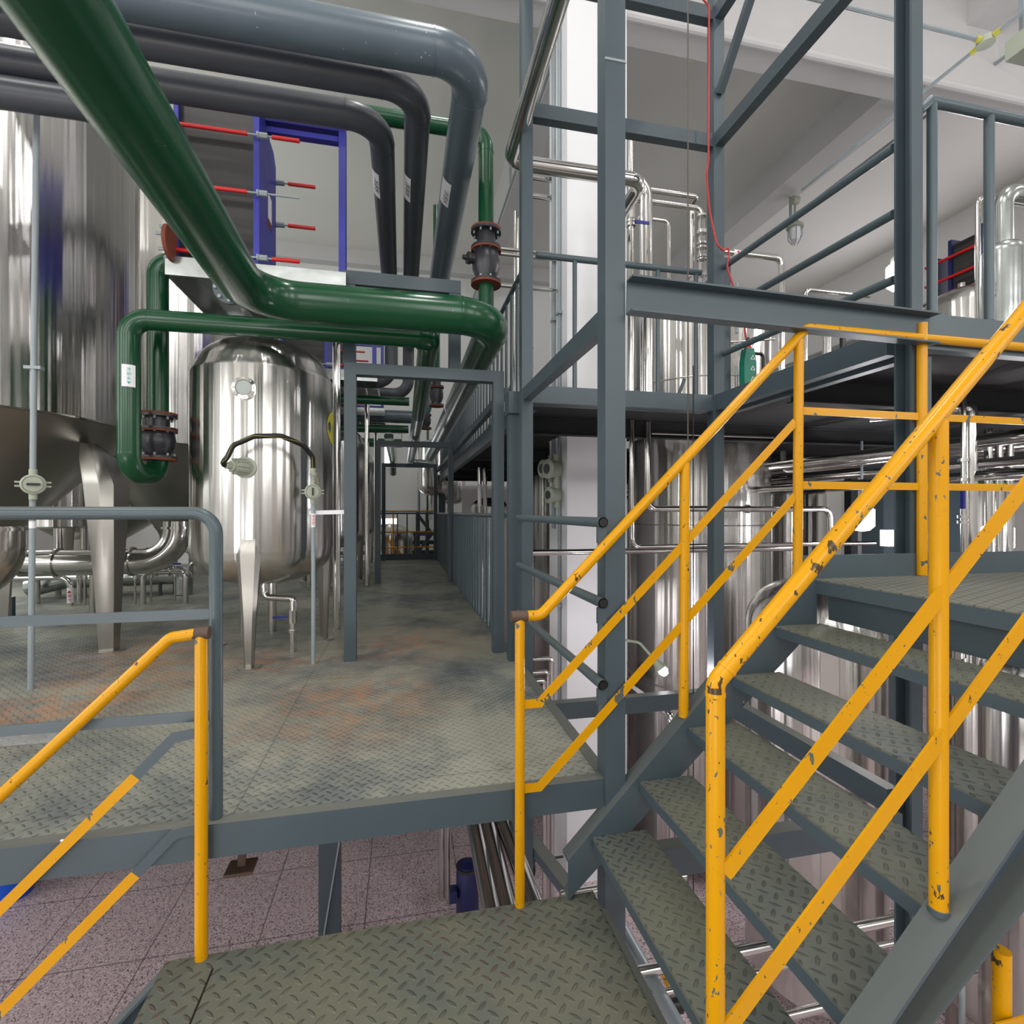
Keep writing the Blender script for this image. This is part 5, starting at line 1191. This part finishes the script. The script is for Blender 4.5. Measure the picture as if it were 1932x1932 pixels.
# pipes under the stairs
for i, (y_, z_, r_, x0, x1) in enumerate(((2.45, -1.28, .028, .9, 2.9), (2.40, -1.36, .016, .9, 2.9), (2.15, -1.82, .02, .9, 3.2), (3.0, -1.25, .03, .95, 1.8))):
    single('floor_pipe', tube(NB(), [(x0, y_, z_), (x1, y_, z_)], r_, 0, 16), 'steel_plain', ('thick level stainless pipe crossing below the stair treads', 'thin bright pipe just below the thick level one under the treads', 'lowest level pipe under the stairs at the bottom edge', 'short level pipe behind the near hoist post')[i], 'pipe')
a = atZ(1178, 1757, -1.35); b = atZ(1262, 1905, -1.35)
single('floor_pipe', tube(NB(), [a, b+(b-a)*.8], .035, 0, 18), 'galv', 'pale slanting pipe beside the lower landing edge', 'pipe')
a = atZ(1270, 1895, -1.5)
t = thing('pipe_valve', 'small black valve with a yellow lever at the bottom under the stairs', 'valve', a)
part('body', lathe(NB(), [(.02, -.06), (.04, -.04), (.045, .04), (.02, .06)], a, V((1, 0, 0)), 12), 'black', t)
part('lever', bar(NB(), a+V((0, 0, .03)), a+V((-.02, .1, .1)), .015, .008), 'yellow', t, 'yellow lever')
single('diagonal_beam', bar(NB(), (4.9, 3.2, -.35), (1.95, 3.0, -.65), .1, .1), 'grey', 'grey beam behind the stair treads', 'beam') if False else None
# more stainless behind the stairs on ground level
plain_tank(5.0, 1.55, .3, -2.7, -.5, 'low bright tank at the right edge behind the near stair stringer', .15)
lp('process_pipe', [(2.2, 2.9, -2.2), (6.5, 2.9, -2.2)], .03, 'level stainless pipe low behind the stair treads')
lp('process_pipe', [(2.6, 4.6, GZ), (2.6, 4.6, -.9), (2.6, 6.0, -.9)], .04, 'upright pipe below the hoist frame in front of the big tank')

# ================================================================== FAR END OF THE WALKWAY
def pot(px, r, zt, zb, y, lb):
    a = atY(px, 900, y); t = thing('receiver_vessel', lb, 'vessel', (a.x, y, zb))
    part('shell', lathe(NB(), list(reversed(dome(r, .25, zb+.25, 8, -1)))+[(r, zt)]+dome(r, .2, zt, 8)[1:], (a.x, y, 0), seg=40), 'steel', t)
    part('outlet', cyl(NB(), (a.x-.1, y, zb-.6), (a.x-.1, y, zb+.03), .05), 'steel_plain', t)
    part('support', box(NB(), a.x-r-.1, a.x+r+.6, y+.2, y+.3, .5, .62), 'grey', t, smooth=False)
    for dx in (-r-.05, r+.05): part('leg', box(NB(), a.x+dx-.04, a.x+dx+.04, y+.21, y+.29, GZ, .499), 'grey', t, smooth=False)
pot(820, .42, 2.7, 1.5, 12.9, 'hanging stainless vessel at the far end, just right of the walkway axis')
pot(852, .38, 2.2, 1.3, 13.9, 'second stainless vessel at the far end, half behind the portal')
single('process_vessel', lathe(NB(), list(reversed(dome(.6, .3, -.3, 8, -1)))+[(.6, .35)]+dome(.6, .45, .35, 8)[1:], (atY(735, 1000, 13.6).x, 13.6, 0), seg=40), 'steel', 'rounded vessel top in front of the low far window', 'vessel')
for i, (z, y, x0, x1, m_, r_) in enumerate(((.25, 14.6, -3, 3, 'green', .06), (.0, 14.3, -3, 1.2, 'green', .05), (.5, 14.4, -3, 2.4, 'galv', .03), (3.0, 14.5, -1.2, .0, 'green', .12))):
    single('wall_pipe', tube(NB(), [(x0, y, z), (x1, y, z)], r_, 0, 14), m_, ('upper dark green pipe along the far wall', 'lower dark green pipe along the far wall', 'thin grey pipe along the far wall', 'short fat green pipe high by the far windows')[i], 'pipe')
for i, px in enumerate((807, 790)):
    a = atY(px, 900, 13.4); single('riser_pipe', cyl(NB(), (a.x, 13.4, -1), (a.x, 13.4, 4.5), .035), 'green' if not i else 'galv', ('upright dark green pipe at the far end', 'upright grey pipe at the far end')[i], 'pipe')
t = thing('far_stairs', 'small yellow stair rail beyond the end of the walkway', 'handrail', (0, 12.8, -.6))
a = atY(700, 985, 12.8); b = atY(770, 1060, 12.8)
part('handrail', tube(NB(), [a, b], .022, 0, 10), 'yellow', t)
part('middle_bar', tube(NB(), [a-V((0, 0, .35)), b-V((0, 0, .35))], .018, 0, 8), 'yellow', t)
t = thing('far_railing', 'yellow railing with an upright beyond the end of the walkway', 'railing', (.1, 12.6, 0))
for z in (1.12, .62, .25): part('rail', tube(NB(), [(-.8, 12.6, z), (.85, 12.6, z)], .018, 0, 8), 'yellow', t)
for x in (-.2, .82): part('post', cyl(NB(), (x, 12.6, -1.0), (x, 12.6, 1.12), .018), 'yellow', t)
t = thing('bracket_frame', 'dark angled bracket frame at the far right beyond the walkway end', 'bracket', (.6, 13, .5))
bm = NB(); bar(bm, (.42, 13.2, 1.0), (.75, 13.2, .55), .05, .08); bar(bm, (.75, 13.2, .55), (.42, 13.2, .1), .05, .08); box(bm, .36, .44, 13.16, 13.24, GZ, 1.1); part('frame', bm, 'grey', t, smooth=False)
t = thing('pipe_sign', 'small white sign with dark characters hanging over the walkway', 'sign', atY(758, 815, 8.3))
a = atY(758, 815, 8.11); part('plate', box(NB(), a.x-.09, a.x+.09, 8.11, 8.12, a.z-.03, a.z+.03), 'white', t, smooth=False)
text('lettering', '冷却水', 'dark_ink', t, (a.x, 8.109, a.z-.02), (1, 0, 0), (0, 0, 1), .05)
part('stem', cyl(NB(), (a.x, 8.125, a.z+.02), (a.x, 8.125, 2.2), .005), 'galv', t)
print('OBJECTS', len(bpy.data.objects))
